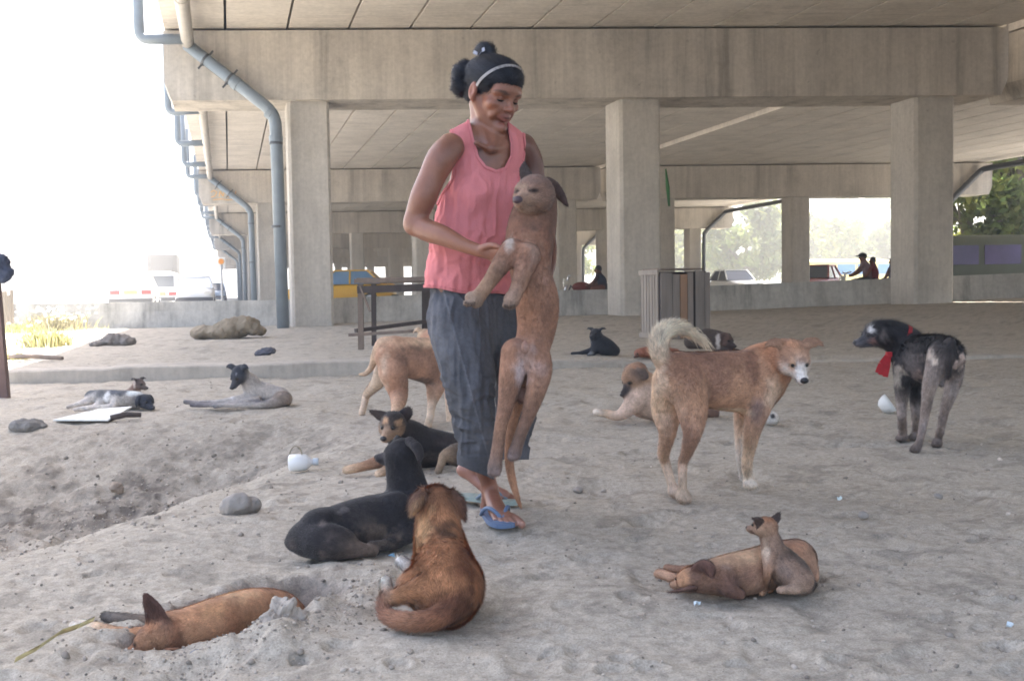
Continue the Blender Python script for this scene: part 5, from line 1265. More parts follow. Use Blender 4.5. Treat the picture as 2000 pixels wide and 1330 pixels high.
def carried_dog():
    S = Sculpt(WD - .235, 13)
    T = c8(146, 98, 72); CH = c8(156, 116, 90); OR = c8(154, 108, 80); DK = c8(112, 80, 64); PKB = c8(172, 142, 130)
    S.chain([(1048, 400, .03, 40), (1040, 438, .02, 47), (1034, 480, .0, 47), (1037, 532, .0, 40), (1049, 590, .0, 43), (1048, 640, .0, 38), (1036, 690, .0, 33), (1026, 720, .0, 28)], T, cols=[DK, DK, T, c8(140, 104, 84), OR, OR, c8(150, 112, 92), c8(150, 116, 100)], flat=((0, 1, 0), .85), k=14)
    h = dog_head(S, (1045, 378, -.02), (-.44, -.88, -.12), 41, c8(118, 88, 74), ears=(), muzzle=c8(146, 114, 92), mask=c8(126, 94, 76), snout=.9, eyecol=c8(92, 68, 58))
    S.chain([(1068, 358, .04, 14), (1082, 366, .05, 13), (1096, 384, .05, 10), (1108, 402, .05, 3)], c8(92, 72, 66), k=5, flat=((.2, .9, .5), .35))
    S.chain([(1030, 350, .05, 13), (1025, 335, .06, 11), (1024, 318, .07, 3)], c8(74, 60, 56), k=5, flat=((.1, 1, .2), .35))
    # forelegs hanging over her arm
    S.chain([(1000, 490, -.06, 24), (978, 518, -.09, 19), (958, 548, -.10, 14.5), (938, 575, -.11, 14)], c8(112, 88, 74), cols=[T, c8(124, 92, 74), c8(148, 114, 88), c8(154, 122, 96)], k=8)
    S.ell((926, 585, -.115), (19, 13, 14), np.array([[.85, 0, -.5], [0, 1, 0], [.5, 0, .85]]), c8(146, 122, 102), 6)
    S.chain([(1030, 500, -.07, 26), (1022, 530, -.10, 19), (1012, 560, -.11, 15), (1004, 578, -.12, 14)], T, cols=[T, c8(136, 100, 80), c8(148, 112, 90), c8(146, 116, 96)], k=8)
    S.ell((999, 586, -.125), (15, 13, 16), np.array([[.9, 0, -.3], [0, 1, 0], [.3, 0, .9]]), c8(140, 116, 100), 6)
    for cx, cy, sp in ((918, 592, 8), (995, 598, 8)):
        for i in (-1.2, -.4, .4, 1.2): S.ell((cx + i * sp * .9, cy - abs(i) * 2 - i * (2 if cx < 950 else 0), -.13), (5.2, 7, 6), None, c8(136, 114, 98), 2.5); S.dab((cx + i * sp * .9, cy + 2 - abs(i) * 2, -.14), (3, 5, 3), c8(60, 50, 48), .8)
    # hind legs hanging straight down
    S.chain([(1008, 690, -.03, 30), (998, 740, -.05, 24), (988, 790, -.05, 16), (978, 835, -.05, 12.5), (972, 875, -.05, 12), (967, 905, -.055, 13)], T, cols=[OR, c8(146, 106, 82), c8(136, 100, 80), c8(150, 110, 84), c8(140, 106, 86), c8(122, 98, 86)], k=9)
    S.ell((966, 915, -.06), (14, 12, 16), None, c8(128, 110, 102), 6)
    S.chain([(1042, 690, -.03, 32), (1054, 722, -.06, 25), (1046, 765, -.06, 20), (1032, 810, -.05, 14), (1018, 845, -.05, 12), (1009, 872, -.055, 12.5)], T, cols=[OR, c8(154, 114, 92), c8(142, 106, 84), c8(130, 96, 78), c8(120, 92, 76), c8(114, 90, 78)], k=9)
    S.ell((1005, 885, -.06), (14, 12, 14), None, c8(112, 92, 86), 6)
    for cx, cy in ((965, 926), (1003, 895)):
        for i in (-1.1, -.36, .36, 1.1): S.ell((cx + i * 7.4, cy - abs(i) * 2.5, -.072), (4.6, 6, 6), None, c8(112, 94, 88), 2.5)
    S.chain([(1017, 990, .0, 3), (1010, 970, .0, 5.5), (1000, 935, .0, 8), (994, 890, .01, 9), (1000, 830, .02, 10), (1016, 770, .02, 14), (1025, 735, .01, 18)], c8(158, 112, 80), k=7, fl=-1)
    for i in (-1, 1): S.dab((1028 + i * 14, 675, -.1), (5, 30, 36), PKB, .6, .8)
    S.ell((1026, 678, -.10), (8, 9, 13), None, c8(150, 104, 84), 6); S.ell((1018, 772, -.03), (11, 12, 16), None, c8(170, 118, 100), 6)
    for p, r, c, a in (((1040, 465, -.12), (34, 50, 34), CH, .8), ((994, 470, -.1), (10, 60, 22), c8(188, 176, 164), .75), ((1052, 500, -.12), (24, 40, 30), c8(150, 124, 110), .6), ((1026, 705, -.1), (22, 60, 34), PKB, .75), ((1018, 735, -.08), (9, 40, 26), c8(190, 172, 170), .8), ((1034, 590, -.12), (18, 40, 60), c8(178, 132, 102), .55),
                       ((1058, 720, -.1), (14, 40, 16), c8(160, 130, 120), .6), ((1070, 600, -.02), (16, 60, 60), c8(120, 86, 68), .6), ((1010, 640, -.09), (14, 40, 44), c8(130, 96, 78), .5), ((1012, 770, -.02), (18, 30, 30), c8(78, 64, 60), .6), ((1000, 545, -.06), (14, 30, 16), c8(104, 76, 64), .6), ((1062, 548, -.08), (14, 30, 9), c8(172, 128, 112), .6), ((1078, 470, -.02), (10, 50, 60), c8(100, 74, 62), .6), ((1042, 442, -.1), (40, 50, 10), c8(78, 62, 56), .55), ((1046, 352, -.05), (28, 30, 12), c8(124, 96, 84), .7),
                       ((1012, 362, -.1), (16, 30, 7), c8(176, 150, 118), .75), ((1014, 410, -.1), (18, 30, 12), c8(150, 118, 94), .7), ((1070, 392, -.02), (14, 40, 24), c8(84, 70, 66), .5)):
        S.dab(p, r, c, a, .7, noise=.35)
    m = h['mouth']; S.seg(m - h['A'][1] * h['r'] * .36, m + h['A'][1] * h['r'] * .36, h['r'] * .035, h['r'] * .035, op='c', k=.003)
    for e in h['eyes']: S.dab(tuple(e), np.array([.26, .26, .08]) * h['r'], c8(38, 30, 30), .95, .4, world=True)
    r = make_dog(S, 'brown dog with closed eyes held upright in the woman\'s arms, legs dangling', T, 46000, .010, .0009, 2.0, 31, lift=.25, mott=.16)
    blob('nose', h['nose'], np.array([.7, 1.1, .8]) * h['r'] * .24, simple_mat('brown_nose', c8(74, 58, 62), .4), r, h['A'])
carried_dog()
# ------------------------------------------------------------------ things standing and lying about
M_OLDWOOD = simple_mat('weathered_wood', c8(122, 108, 98), .85, .25, 9, bmp=.3, bscale=60, mapscale=(1, 1, .12))
M_DKWOOD = simple_mat('dark_wood', c8(72, 64, 62), .85, .25, 9, bmp=.3, bscale=60, mapscale=(1, 1, .12))
M_PALEWOOD = simple_mat('pale_wood', c8(156, 146, 136), .85, .18, 9, bmp=.3, bscale=60, mapscale=(1, 1, .12))
M_GWOOD = simple_mat('grey_board', c8(130, 122, 116), .85, .25, 9, bmp=.3, bscale=60, mapscale=(1, 1, .12))
M_ORWOOD = simple_mat('orange_brown_wood', c8(146, 116, 94), .85, .2, 9, bmp=.3, bscale=60, mapscale=(1, 1, .12))
def gp(px, py):
    p = P(px, py, gdepth(px, py)); p[2] = gz_s(p[0], p[1]); return p
def wooden_table():
    f = gp(705, 682); D = f[1]; s = D / FPX; t = thing('wooden_table', 'rough wooden pole table standing behind the woman, left of centre', 'table', f)
    W = 190 * s; dp = .75; zt = P(705, 549, D)[2] - f[2]; X = lambda a, b, c: f + np.array([a, b, c])
    for a, b, m, w in ((0, 0, M_OLDWOOD, .055), (W * .98, .05, M_OLDWOOD, .055), (.04, dp, M_DKWOOD, .05), (W * .62, dp, M_DKWOOD, .10)):
        MB().bar(X(a, b, -.08), X(a + .01, b, zt - .03), w, w).build('leg', m, t)
    mb = MB()
    for i in range(5): mb.bar(X(-.05, i * dp / 4 - .02, zt + .012 * (i % 2)), X(W + .06, i * dp / 4, zt + .02 - .01 * (i % 3)), .06 + .01 * (i % 2), .045)
    mb.build('tabletop', M_OLDWOOD, t)
    MB().bar(X(-.02, -.035, zt - .09), X(W + .02, -.02, zt - .07), .03, .075).build('rail', M_DKWOOD, t)
    MB().bar(X(-.06, .06, .19), X(W * .66, dp, .26), .045, .04).build('rail', M_DKWOOD, t)
    MB().bar(X(-.12, -.035, .15), X(W + .05, -.02, .20), .035, .03).build('rail', M_OLDWOOD, t)
    MB().bar(X(.01, -.04, zt - .05), X(.11, -.05, zt - .32), .025, .02).build('brace', M_OLDWOOD, t)
wooden_table()
def crate():
    c = gp(1290, 662); D = c[1]; s = D / FPX; H = P(1290, 527, D)[2] - c[2]
    ang = math.radians(25); u = np.array([math.cos(ang), math.sin(ang), 0]); v = np.array([-math.sin(ang), math.cos(ang), 0]); S_ = 95 * s / math.cos(ang); DV = .66 * S_
    t = thing('wooden_crate', 'tall grey wooden crate with slatted side and one orange brown board', 'crate', c)
    X = lambda a, b, z: c + u * a + v * b + ZUP * z
    # front boards
    x = 0.0
    for i, (w, m, tp) in enumerate(((.24, M_GWOOD, 0), (.16, M_GWOOD, -.02), (.16, M_ORWOOD, -.02), (.13, M_GWOOD, .0), (.04, M_DKWOOD, -.1), (.20, M_GWOOD, .02), (.12, M_GWOOD, .0))):
        w2 = w * S_ / .95
        if i == 4: x += w2; continue
        MB().obox(X(x + w2 / 2, -.012, (H + tp) / 2 - .02), u * (w2 / 2 - .004), v * (.009 if i != 2 else .013), ZUP * ((H + tp) / 2 - .015)).build('board', m, t); x += w2
    # slatted side
    mb = MB(); n = 6
    for i in range(n): mb.obox(X(-.010, .02 + (DV - .04) * (i + .5) / n, H / 2), u * .008, v * (.026 if i % 2 == 0 else .022), ZUP * (H / 2 - .03))
    mb.build('slats', M_PALEWOOD, t)
    for z in (.035, H - .03): MB().obox(X(-.026, DV / 2, z), u * .010, v * (DV / 2), ZUP * .03).build('batten', M_PALEWOOD, t)
    for a, b in ((.02, .02), (S_ - .02, .02), (.02, DV - .02), (S_ - .02, DV - .02)): MB().obox(X(a, b, H / 2 - .02), u * .019, v * .019, ZUP * (H / 2 - .01)).build('corner_post', M_DKWOOD, t)
    MB().obox(X(S_ / 2, DV, H / 2), u * (S_ / 2), v * .008, ZUP * (H / 2 - .02)).build('back_panel', M_DKWOOD, t)
    MB().obox(X(S_ + .012, DV / 2, H / 2), u * .008, v * (DV / 2), ZUP * (H / 2 - .02)).build('side_panel', M_DKWOOD, t)
    MB().obox(X(S_ / 2, DV / 2, H + .006), u * (S_ / 2 - .02), v * (DV / 2), ZUP * .010).build('top_panel', M_OLDWOOD, t)
crate()
def post_and_bag():
    b = gp(12, 777); D = b[1]; top = P(-16, 470, D)
    tag(MB().bar(b - ZUP * .15, top, .056, .05).build('wooden_post', simple_mat('red_brown_post', c8(104, 84, 80), .85, .2, 8, bmp=.3), origin=b), 'thin brown wooden post leaning at the left edge of the picture', 'post')
    S = Sculpt(D - .06, 8); S.ell((0, 526, 0), (20, 18, 24), None, None); S.ell((10, 538, -.01), (13, 12, 14), None, None); S.ell((-12, 508, 0), (14, 14, 16), None, None)
    V, Q = S.mesh(S.m(2)); N, _ = vnormals(V, Q); V = V + N * (.018 * fbm(V * 16, 3))[:, None]
    tag(link_mesh('cloth_bag', V, Q, simple_mat('navy_cloth', c8(50, 58, 78), .9, .2, 20, bmp=.4), origin=P(0, 540, D)), 'dark navy bundled cloth hanging from the post at the left edge', 'bag')
post_and_bag()
def slat_fence():
    t = thing('slat_fence', 'pale vertical slat fence in the sun at the far left', 'fence', P(0, 625, 18.2))
    a = P(-150, 625, 16.6); b = P(27, 622, 19.2); n = 26; d = (b - a); L = np.linalg.norm(d[:2]); m = MB(); m2 = MB()
    for i in range(n):
        q = a + d * (i + .5) / n; q[2] = gz_s(q[0], q[1]) - .1; h = .78 + .05 * math.sin(i * 2.3)
        m.obox(q + ZUP * h / 2, d / np.linalg.norm(d) * L / n * .40, np.array([-d[1], d[0], 0]) / L * .012, ZUP * h / 2)
    m.build('slats', M_PALEWOOD, t)
    for z in (.22, .58):
        p, q = a.copy(), b.copy(); p[2] = gz_s(p[0], p[1]) + z; q[2] = gz_s(q[0], q[1]) + z; n_ = np.array([-d[1], d[0], 0]) / L * .03
        MB().bar(p + n_, q + n_, .03, .06).build('rail', M_OLDWOOD, t)
slat_fence()
def lumpy(name, D, ells, mat, amp, freq, label, cat, voxpx=1.6, colfn=None, k=8):
    S = Sculpt(D, k)
    for c, r in ells: S.ell(c, r, None, None)
    V, Q = S.mesh(S.m(voxpx), 1); N, _ = vnormals(V, Q); V = V + N * (amp * fbm(V * freq, 4))[:, None]
    o = link_mesh(name, V, Q, mat, origin=(V[:, 0].mean(), V[:, 1].mean(), V[:, 2].min()))
    return tag(o, label, cat)
M_SACK = simple_mat('dusty_sacking', c8(140, 128, 110), .95, .2, 6, bmp=.5, bscale=70)
D_ = gdepth(450, 661)
lumpy('sack', D_, [((400, 650, 0), (22, 40, 13)), ((430, 648, 0), (32, 46, 14)), ((462, 640, .02), (30, 44, 20)), ((484, 634, .03), (22, 40, 18)), ((500, 645, .02), (16, 34, 13))], M_SACK, .05, 5, 'dusty brown sack crumpled on the ground at the foot of the drainpipe', 'sack')
M_SOIL = simple_mat('dark_soil', (.20, .18, .165), .95, .3, 12, bmp=.6, bscale=40)
lumpy('rubble_heap', gdepth(225, 674), [((196, 671, 0), (18, 30, 5)), ((222, 668, 0), (20, 30, 10)), ((246, 668, .05), (14, 30, 9))], M_SOIL, .05, 8, 'small heap of dark rubble at the edge of the sunlit patch', 'rubble')
lumpy('rag', gdepth(518, 693), [((508, 691, 0), (11, 16, 4)), ((522, 689, 0), (14, 18, 7))], simple_mat('dark_rag', c8(78, 80, 90), .95, .3, 20), .03, 14, 'crumpled dark rag lying beyond the kerb below the column', 'rag')
M_ROCK = simple_mat('grey_stone', c8(150, 144, 138), .9, .18, 12, bmp=.5, bscale=50)
lumpy('rock', gdepth(468, 1000), [((462, 990, 0), (30, 26, 24)), ((488, 985, .03), (20, 22, 16))], M_ROCK, .012, 12, 'broad pale stone half buried on the bank, left of the black dog', 'rock')
lumpy('rock', 2.10, [((384, 1281, -.03), (15, 13, 13))], simple_mat('blue_grey_stone', c8(118, 124, 136), .9, .15, 20, bmp=.4), .004, 30, 'small blue grey stone on the pit rim by the sleeping dog', 'rock')
lumpy('rock', gdepth(60, 838), [((40, 832, 0), (18, 26, 10)), ((66, 832, .0), (28, 30, 11)), ((88, 834, .04), (14, 24, 8))], simple_mat('dark_stone', c8(112, 110, 108), .9, .25, 12, bmp=.6, bscale=40), .02, 14, 'rough grey lump of broken concrete left of the white cardboard', 'rock')
for i, (x, y, r, lab) in enumerate(((1685, 1004, 9, 'small pale stone on the open ground right of the puppy'), (1830, 968, 7, 'tiny white stone on the ground below the mangy dog'), (226, 952, 13, 'brown clod of earth in the gravelly hollow at left'), (545, 1205, 34, 'crumbled pale clod of earth on the rim of the dug pit'), (1128, 955, 7, 'small whitish stone on the ground right of the woman\'s slippers'))):
    lumpy('rock', gdepth(x, y + r * .7), [((x, y, 0), (r, r, r * .75)), ((x + r * .6, y + r * .2, .01), (r * .6, r * .7, r * .5))], M_ROCK if i in (0, 1, 4) else simple_mat('earth_clod', (.32, .26, .21) if i == 2 else (.40, .355, .31), .95, .2, 20, bmp=.6, bscale=60), .0006 * r, 40, lab, 'rock')
def cardboard():
    o = gp(170, 825); pts = [(104, 829), (212, 829), (258, 805), (196, 807)]; V = []
    for k, z in ((0, .008), (1, .016)):
        for x, y in pts:
            q = gp(x, y); q[2] += z + (.02 if x == 258 else .012); V.append(q)
    F = [(3, 2, 1, 0), (4, 5, 6, 7)] + [(i, (i + 1) % 4, 4 + (i + 1) % 4, 4 + i) for i in range(4)]
    tag(link_mesh('cardboard_sheet', V, F, simple_mat('white_card', (.72, .72, .69), .8, .06, 8, bmp=.15), origin=o, smooth=False), 'white sheet of cardboard lying flat in front of the black and white dog', 'cardboard')
cardboard()
def stick(a, b, r, mat, label, cat='stick', bend=.01):
    A = gp(*a); B = gp(*b); A[2] += r + .012; B[2] += r + .012; m = (A + B) / 2 + np.array([0, 0, bend])
    tag(MB().tube([A, (A + m) / 2, m, (B + m) / 2, B], [r, r * 1.05, r, r * .95, r * .8], 8).build('stick', mat, origin=gp(*a), smooth=True), label, cat)
stick((216, 826), (276, 820), .016, M_DKWOOD, 'short dark stick beside the white cardboard')
stick((20, 703), (122, 707), .022, M_OLDWOOD, 'long thin pole lying across the edge of the sunlit patch', 'pole')
def straw_strip():
    pts = [(30, 1302), (75, 1288), (120, 1268), (155, 1252), (185, 1243)]; V = []; F = []
    for i, (x, y) in enumerate(pts):
        q = gp(x, y); w = (.003, .010, .013, .011, .005)[i]; z = (.012, .022, .034, .030, .036)[i]
        for dx, dz in ((-w * .5, -.003), (w * .5, .004), (w * .5, .006), (-w * .5, -.001)): V.append(q + np.array([dx * .4, dx, z + dz]))
        if i:
            for j in range(4): F.append(((i - 1) * 4 + j, (i - 1) * 4 + (j + 1) % 4, i * 4 + (j + 1) % 4, i * 4 + j))
    tag(link_mesh('dry_leaf_strip', V, F, simple_mat('straw', c8(190, 176, 128), .7, .25, 40), origin=gp(110, 1272)), 'long dry straw coloured leaf strip in the bottom left corner', 'leaf')
straw_strip()
def jug():
    c = gp(590, 921); D = c[1]; s = D / FPX; t = thing('plastic_jug', 'white plastic jug lying on its side with a wire handle', 'jug', c)
    ax = np.array([1, .1, .03]); a0 = c + np.array([-27 * s, 0, 17 * s])
    W = simple_mat('white_plastic', (.74, .75, .75), .35, .05, 10, spec=.5)
    MB().lathe(a0, [(.2 * s, 0), (13 * s, 1 * s), (17 * s, 4 * s), (17.5 * s, 20 * s), (16 * s, 34 * s), (11 * s, 41 * s), (6.5 * s, 45 * s), (6 * s, 49 * s)], ax, 24).build('body', W, t, smooth=True)
    MB().lathe(a0 + ax * 49 * s, [(7.5 * s, 0), (7.5 * s, 9 * s), (6.5 * s, 10 * s)], ax, 20).build('cap', simple_mat('pale_blue_cap', c8(190, 198, 205), .4), t)
    pts = [a0 + np.array([(4 + 12 * (1 - math.cos(q))) * s, -2 * s, (14 + 20 * math.sin(q)) * s]) for q in np.linspace(.2, 3.0, 14)]
    MB().tube(pts, 1.1 * s, 6).build('handle', simple_mat('wire', c8(150, 140, 120), .5, metal=.4), t, smooth=True)
jug()
def bowl():
    c = gp(1737, 806); D = c[1]; s = D / FPX; ax = np.array([.75, -.25, .55]); ax /= np.linalg.norm(ax)
    tag(MB().lathe(c + np.array([-6 * s, 0, 15 * s]), [(9 * s, -13 * s), (15 * s, -8 * s), (19 * s, 2 * s), (20 * s, 10 * s), (18.6 * s, 10 * s), (17 * s, 2 * s), (13 * s, -6 * s)], ax, 28).build('plastic_bowl', simple_mat('white_bowl', (.66, .66, .64), .5, .06, 10), origin=c, smooth=True), 'white plastic bowl tipped over beside the mangy dog', 'bowl')
bowl()
def litter(px, py, r, col, label):
    c = gp(px, py); V = []; rng = random.Random(int(px)); n = 7
    for k in range(n): a = 2 * math.pi * k / n; V.append(c + np.array([math.cos(a) * r * rng.uniform(.6, 1.1), math.sin(a) * r * rng.uniform(.5, 1), .014 + rng.uniform(0, .012)]))
    V += [v + np.array([0, 0, .002]) for v in V]; F = [tuple(range(n - 1, -1, -1)), tuple(range(n, 2 * n))] + [(i, (i + 1) % n, n + (i + 1) % n, n + i) for i in range(n)]
    tag(link_mesh('plastic_scrap', V, F, simple_mat('scrap', col, .5, .1, 30), origin=c, smooth=False), label, 'litter')
litter(1362, 1196, .008, c8(190, 205, 215), 'tiny pale blue plastic scrap below the lying tan dog')
litter(1973, 1242, .010, c8(190, 205, 215), 'small pale plastic scrap near the bottom right corner')
litter(764, 1100, .010, c8(120, 160, 185), 'little blue scrap left of the reddish dog\'s white paw')
litter(1640, 985, .008, c8(200, 215, 215), 'tiny white scrap right of the tan standing dog\'s feet')

# gravel and grit
def gravel():
    rng = np.random.default_rng(9); n = 9000
    ph = (1 + 5 ** .5) / 2
    base = np.array([[0, 1, ph], [0, -1, ph], [0, 1, -ph], [0, -1, -ph], [1, ph, 0], [-1, ph, 0], [1, -ph, 0], [-1, -ph, 0], [ph, 0, 1], [-ph, 0, 1], [ph, 0, -1], [-ph, 0, -1]]) / 1.9
    fc = np.array([[0, 1, 8], [0, 8, 4], [0, 4, 5], [0, 5, 9], [0, 9, 1], [1, 6, 8], [8, 6, 10], [8, 10, 4], [4, 10, 2], [4, 2, 5], [5, 2, 11], [5, 11, 9], [9, 11, 7], [9, 7, 1], [1, 7, 6], [3, 6, 7], [3, 7, 11], [3, 11, 2], [3, 2, 10], [3, 10, 6]])
    y = np.exp(rng.uniform(math.log(1.7), math.log(11), n)); x = y * rng.uniform(-.56, .56, n)
    m = 3600; y[:m] = rng.normal(4.1, .8, m); x[:m] = rng.normal(-1.75, .38, m)
    m2 = 1500; a = rng.normal(0, .26, m2); b = rng.normal(.14, .09, m2); x[m:m + m2] = PIT_C[0] + PIT_A[0] * a + PIT_N[0] * b; y[m:m + m2] = PIT_C[1] + PIT_A[1] * a + PIT_N[1] * b
    ok = (y > 1.5); x, y = x[ok], y[ok]; n = len(x)
    r = np.exp(rng.normal(math.log(.0026), .5, n)); r = np.clip(r, .001, .012); r[:m] *= 1.25; r[m:m + m2] *= .7
    tg = np.array([[gz_fine(xx, yy)] for xx, yy in zip(x, y)])[:, 0]
    V = base[None] * (r[:, None, None] * rng.uniform(.6, 1.3, (n, 12, 1))) * np.array([1, 1, .75]) + np.stack([x, y, tg + r * .25], 1)[:, None]
    F = (fc[None] + 12 * np.arange(n)[:, None, None]).reshape(-1, 3)
    tone = rng.uniform(.55, 1.3, n) * np.where(rng.random(n) < .03, 1.35, 1); c = np.clip(np.array([.38, .335, .29]) * tone[:, None], .03, .75); c = np.repeat(c, 12, 0)
    o = link_mesh('gravel', V.reshape(-1, 3), F, attr_mat('grit', .95, .15, .15, 90), cols=c, smooth=False); tag(o, kind='stuff')
_g = bpy.data.objects['ground'].data
_gc = np.zeros(len(_g.vertices) * 3, np.float32); _g.vertices.foreach_get('co', _gc); _gc = _gc.reshape(-1, 3)
from mathutils.kdtree import KDTree
_sel = _gc[(_gc[:, 1] < 12)]
_kd = KDTree(len(_sel))
for _i, _v in enumerate(_sel): _kd.insert((_v[0], _v[1], 0), _i)
_kd.balance()
def gz_fine(x, y): return float(_sel[_kd.find((x, y, 0))[1]][2])
gravel()

# ------------------------------------------------------------------ vegetation
def leaf_mat(name, col):
    m, nt, b = NT(name)
    at = nt.nodes.new('ShaderNodeAttribute'); at.attribute_name = 'Col'
    nt.links.new(at.outputs[0], b.inputs['Base Color']); b.inputs['Roughness'].default_value = .6; b.inputs['Specular IOR Level'].default_value = .3
    tr = nt.nodes.new('ShaderNodeBsdfTranslucent'); nt.links.new(at.outputs[0], tr.inputs[0])
    ms = nt.nodes.new('ShaderNodeMixShader'); ms.inputs[0].default_value = .5
    out = [n for n in nt.nodes if n.type == 'OUTPUT_MATERIAL'][0]
    nt.links.new(b.outputs[0], ms.inputs[1]); nt.links.new(tr.outputs[0], ms.inputs[2]); nt.links.new(ms.outputs[0], out.inputs[0]); return m
M_LEAF = leaf_mat('leaves', 0); M_BARK = simple_mat('bark', (.16, .13, .11), .9, .2, 5, bmp=.4)
def tree(name, label, x, y, h, cr, seed, col, nleaf=2600, ls=.30, group=None):
    rng = np.random.default_rng(seed); z0 = float(gz_s(x, y)); t = thing(name, label, 'tree', (x, y, z0), group)
    mb = MB(); tr = h * .035; lean = rng.normal(0, .04, 2)
    tp = [np.array([x + lean[0] * h * q, y + lean[1] * h * q, z0 + h * q - .2]) for q in (0, .15, .32, .5, .7)]
    mb.tube(tp, [tr * 1.3, tr, tr * .85, tr * .6, tr * .25], 9)
    cc = []
    for i in range(44):
        a = rng.uniform(0, 2 * math.pi); e = rng.uniform(-1.15, 1); rr = cr * rng.uniform(.45, 1.0) * math.sqrt(max(0.12, 1 - (e * .85) ** 2))
        c = np.array([x + rr * math.cos(a), y + rr * math.sin(a), z0 + h * .62 + e * h * .36]); cc.append((c, cr * rng.uniform(.16, .34)))
        if i < 9: s_ = tp[2 + i % 2] ; mb.tube([s_, (s_ + c) / 2 + np.array([0, 0, -.1 * h * rng.random()]), c], [tr * .45, tr * .3, tr * .1], 6)
    mb.build('trunk', M_BARK, t, smooth=True)
    k = rng.integers(0, len(cc), nleaf); C = np.array([q[0] for q in cc])[k]; R = np.array([q[1] for q in cc])[k]
    d = rng.normal(0, 1, (nleaf, 3)); d /= np.linalg.norm(d, axis=1)[:, None]; p = C + d * (R * rng.uniform(.5, 1.05, nleaf))[:, None] * np.array([1, 1, .75])
    a = rng.normal(0, 1, (nleaf, 3)); a /= np.linalg.norm(a, axis=1)[:, None]; b = np.cross(a, rng.normal(0, 1, (nleaf, 3))); b /= np.linalg.norm(b, axis=1)[:, None]
    s_ = ls * rng.uniform(.5, 1.2, nleaf)[:, None]; V = np.stack([p - a * s_, p + b * s_ * .5, p + a * s_, p - b * s_ * .5], 1).reshape(-1, 3)
    tone = (rng.uniform(.65, 1.3, len(cc))[k] * rng.uniform(.75, 1.25, nleaf))[:, None]; cv = np.clip(np.asarray(col) * tone * (1 + np.array([.25, .05, -.1]) * rng.normal(0, .5, (nleaf, 1))), .01, .5)
    link_mesh('crown', V, np.arange(nleaf * 4).reshape(-1, 4), M_LEAF, t, cols=np.repeat(cv, 4, 0), smooth=False)
def at(px, D): return P(px, 560, D)[0]
G1 = 'trees beyond the flyover on the right'; G2 = 'hazy trees along the road on the left'
LG = (.28, .32, .08); DG = (.17, .21, .06)
for i, (px, D, h, cr, col, lab) in enumerate(((1900, 47, 7.2, 2.6, LG, 'bushy yellow green tree at the right edge, nearer the third column'), (1985, 45, 10.0, 3.4, DG, 'tall dark green tree at the right edge above the grey van'), (2090, 66, 11, 4, LG, 'green tree beyond the right edge of the view'),
        (1700, 120, 10.5, 5.0, DG, 'dark rounded hazy tree between the two right columns'), (1640, 105, 6.8, 3.6, LG, 'low yellow green tree between the two right columns'), (1745, 100, 6.0, 2.6, DG, 'slim hazy tree just left of the third column'),
        (1530, 110, 8.5, 4.0, LG, 'light green hazy tree left of the thin far column'), (1455, 95, 7.8, 4.0, DG, 'dark hazy tree behind the white car'), (1358, 110, 7.6, 3.4, LG, 'pale green tree seen through the narrow gap right of the middle column'), (1095, 120, 7, 4, LG, 'bright green tree glimpsed between the carried dog and the column'))):
    tree('tree', lab, at(px, D), D, h, cr, 100 + i, col, 7000 if D < 80 else 3600, .24 if D < 80 else .42, G1)
for i, (px, D, h, cr) in enumerate(((60, 170, 6.0, 5), (95, 190, 7, 6), (150, 160, 4.6, 5), (190, 175, 6.0, 4.6), (20, 150, 6, 5), (250, 240, 6, 7))):
    tree('tree', ('low hazy tree', 'broad hazy tree', 'squat hazy tree', 'rounded hazy tree', 'pale hazy tree', 'very distant tree')[i] + ' on the far side of the road, ' + ('left of the lamp posts', 'between the two posts', 'right of the thin post', 'left of the white taxi', 'at the left edge', 'behind the white taxi')[i], at(px, D), D, h, cr, 140 + i, (.07, .10, .06), 1500, .6, G2)
def tuft(name, label, px, py, w, h, n, cols, seed, cat='plant', flowers=0):
    c = gp(px, py); s = c[1] / FPX; rng = random.Random(seed); t = thing(name, label, cat, c); V = []; F = []; C = []
    for i in range(n):
        b = c + np.array([rng.gauss(0, w * s * .28), rng.gauss(0, w * s * .3), -.02]); hh = h * s * rng.uniform(.5, 1.05); dr = np.array([rng.gauss(0, .35), rng.gauss(0, .35), 1.0])
        e = b + dr * hh * .6; tip = b + dr * hh + np.array([dr[0], dr[1], -.5]) * hh * .25; q = np.array([.006, .003, 0]) * rng.uniform(.7, 1.6)
        k = len(V); V += [b - q, b + q, e + q * .8, e - q * .8, tip]; F += [(k, k + 1, k + 2, k + 3), (k + 3, k + 2, k + 4)]; C += [np.asarray(rng.choice(cols)) * rng.uniform(.7, 1.2)] * 5
    link_mesh('leaves', V, F, M_LEAF, t, cols=np.clip(np.array(C), .01, .8), smooth=False)
    if flowers:
        fm = simple_mat('white_flower', (.75, .74, .68), .8); f0 = None
        for i in range(flowers):
            q = np.array([rng.gauss(0, w * s * .4), rng.gauss(0, w * s * .3), h * s * rng.uniform(.35, 1.05)])
            if f0 is None: f0 = MB().lathe(c, [(.004, -.012), (.030, .004), (.026, .014), (.006, .018)], (.2, -.4, 1), 7).build('flower_head', fm, t); fo = f0
            else: fo = f0.copy(); COL.objects.link(fo); fo.parent = t
            fo.location = tuple(q)
tuft('weed', 'yellow grass clump in the sunlit patch on the left', 88, 676, 70, 42, 420, [(.40, .38, .16), (.34, .34, .14), (.42, .36, .2)], 3)
tuft('flowering_weed', 'white flowering bush against the low wall on the left', 108, 646, 80, 44, 420, [(.34, .30, .20), (.30, .28, .14), (.22, .2, .12)], 4, flowers=80)
tuft('weed', 'small green weed at the foot of the slat fence', 45, 650, 60, 26, 220, [(.26, .30, .10), (.34, .30, .14)], 5, flowers=10)
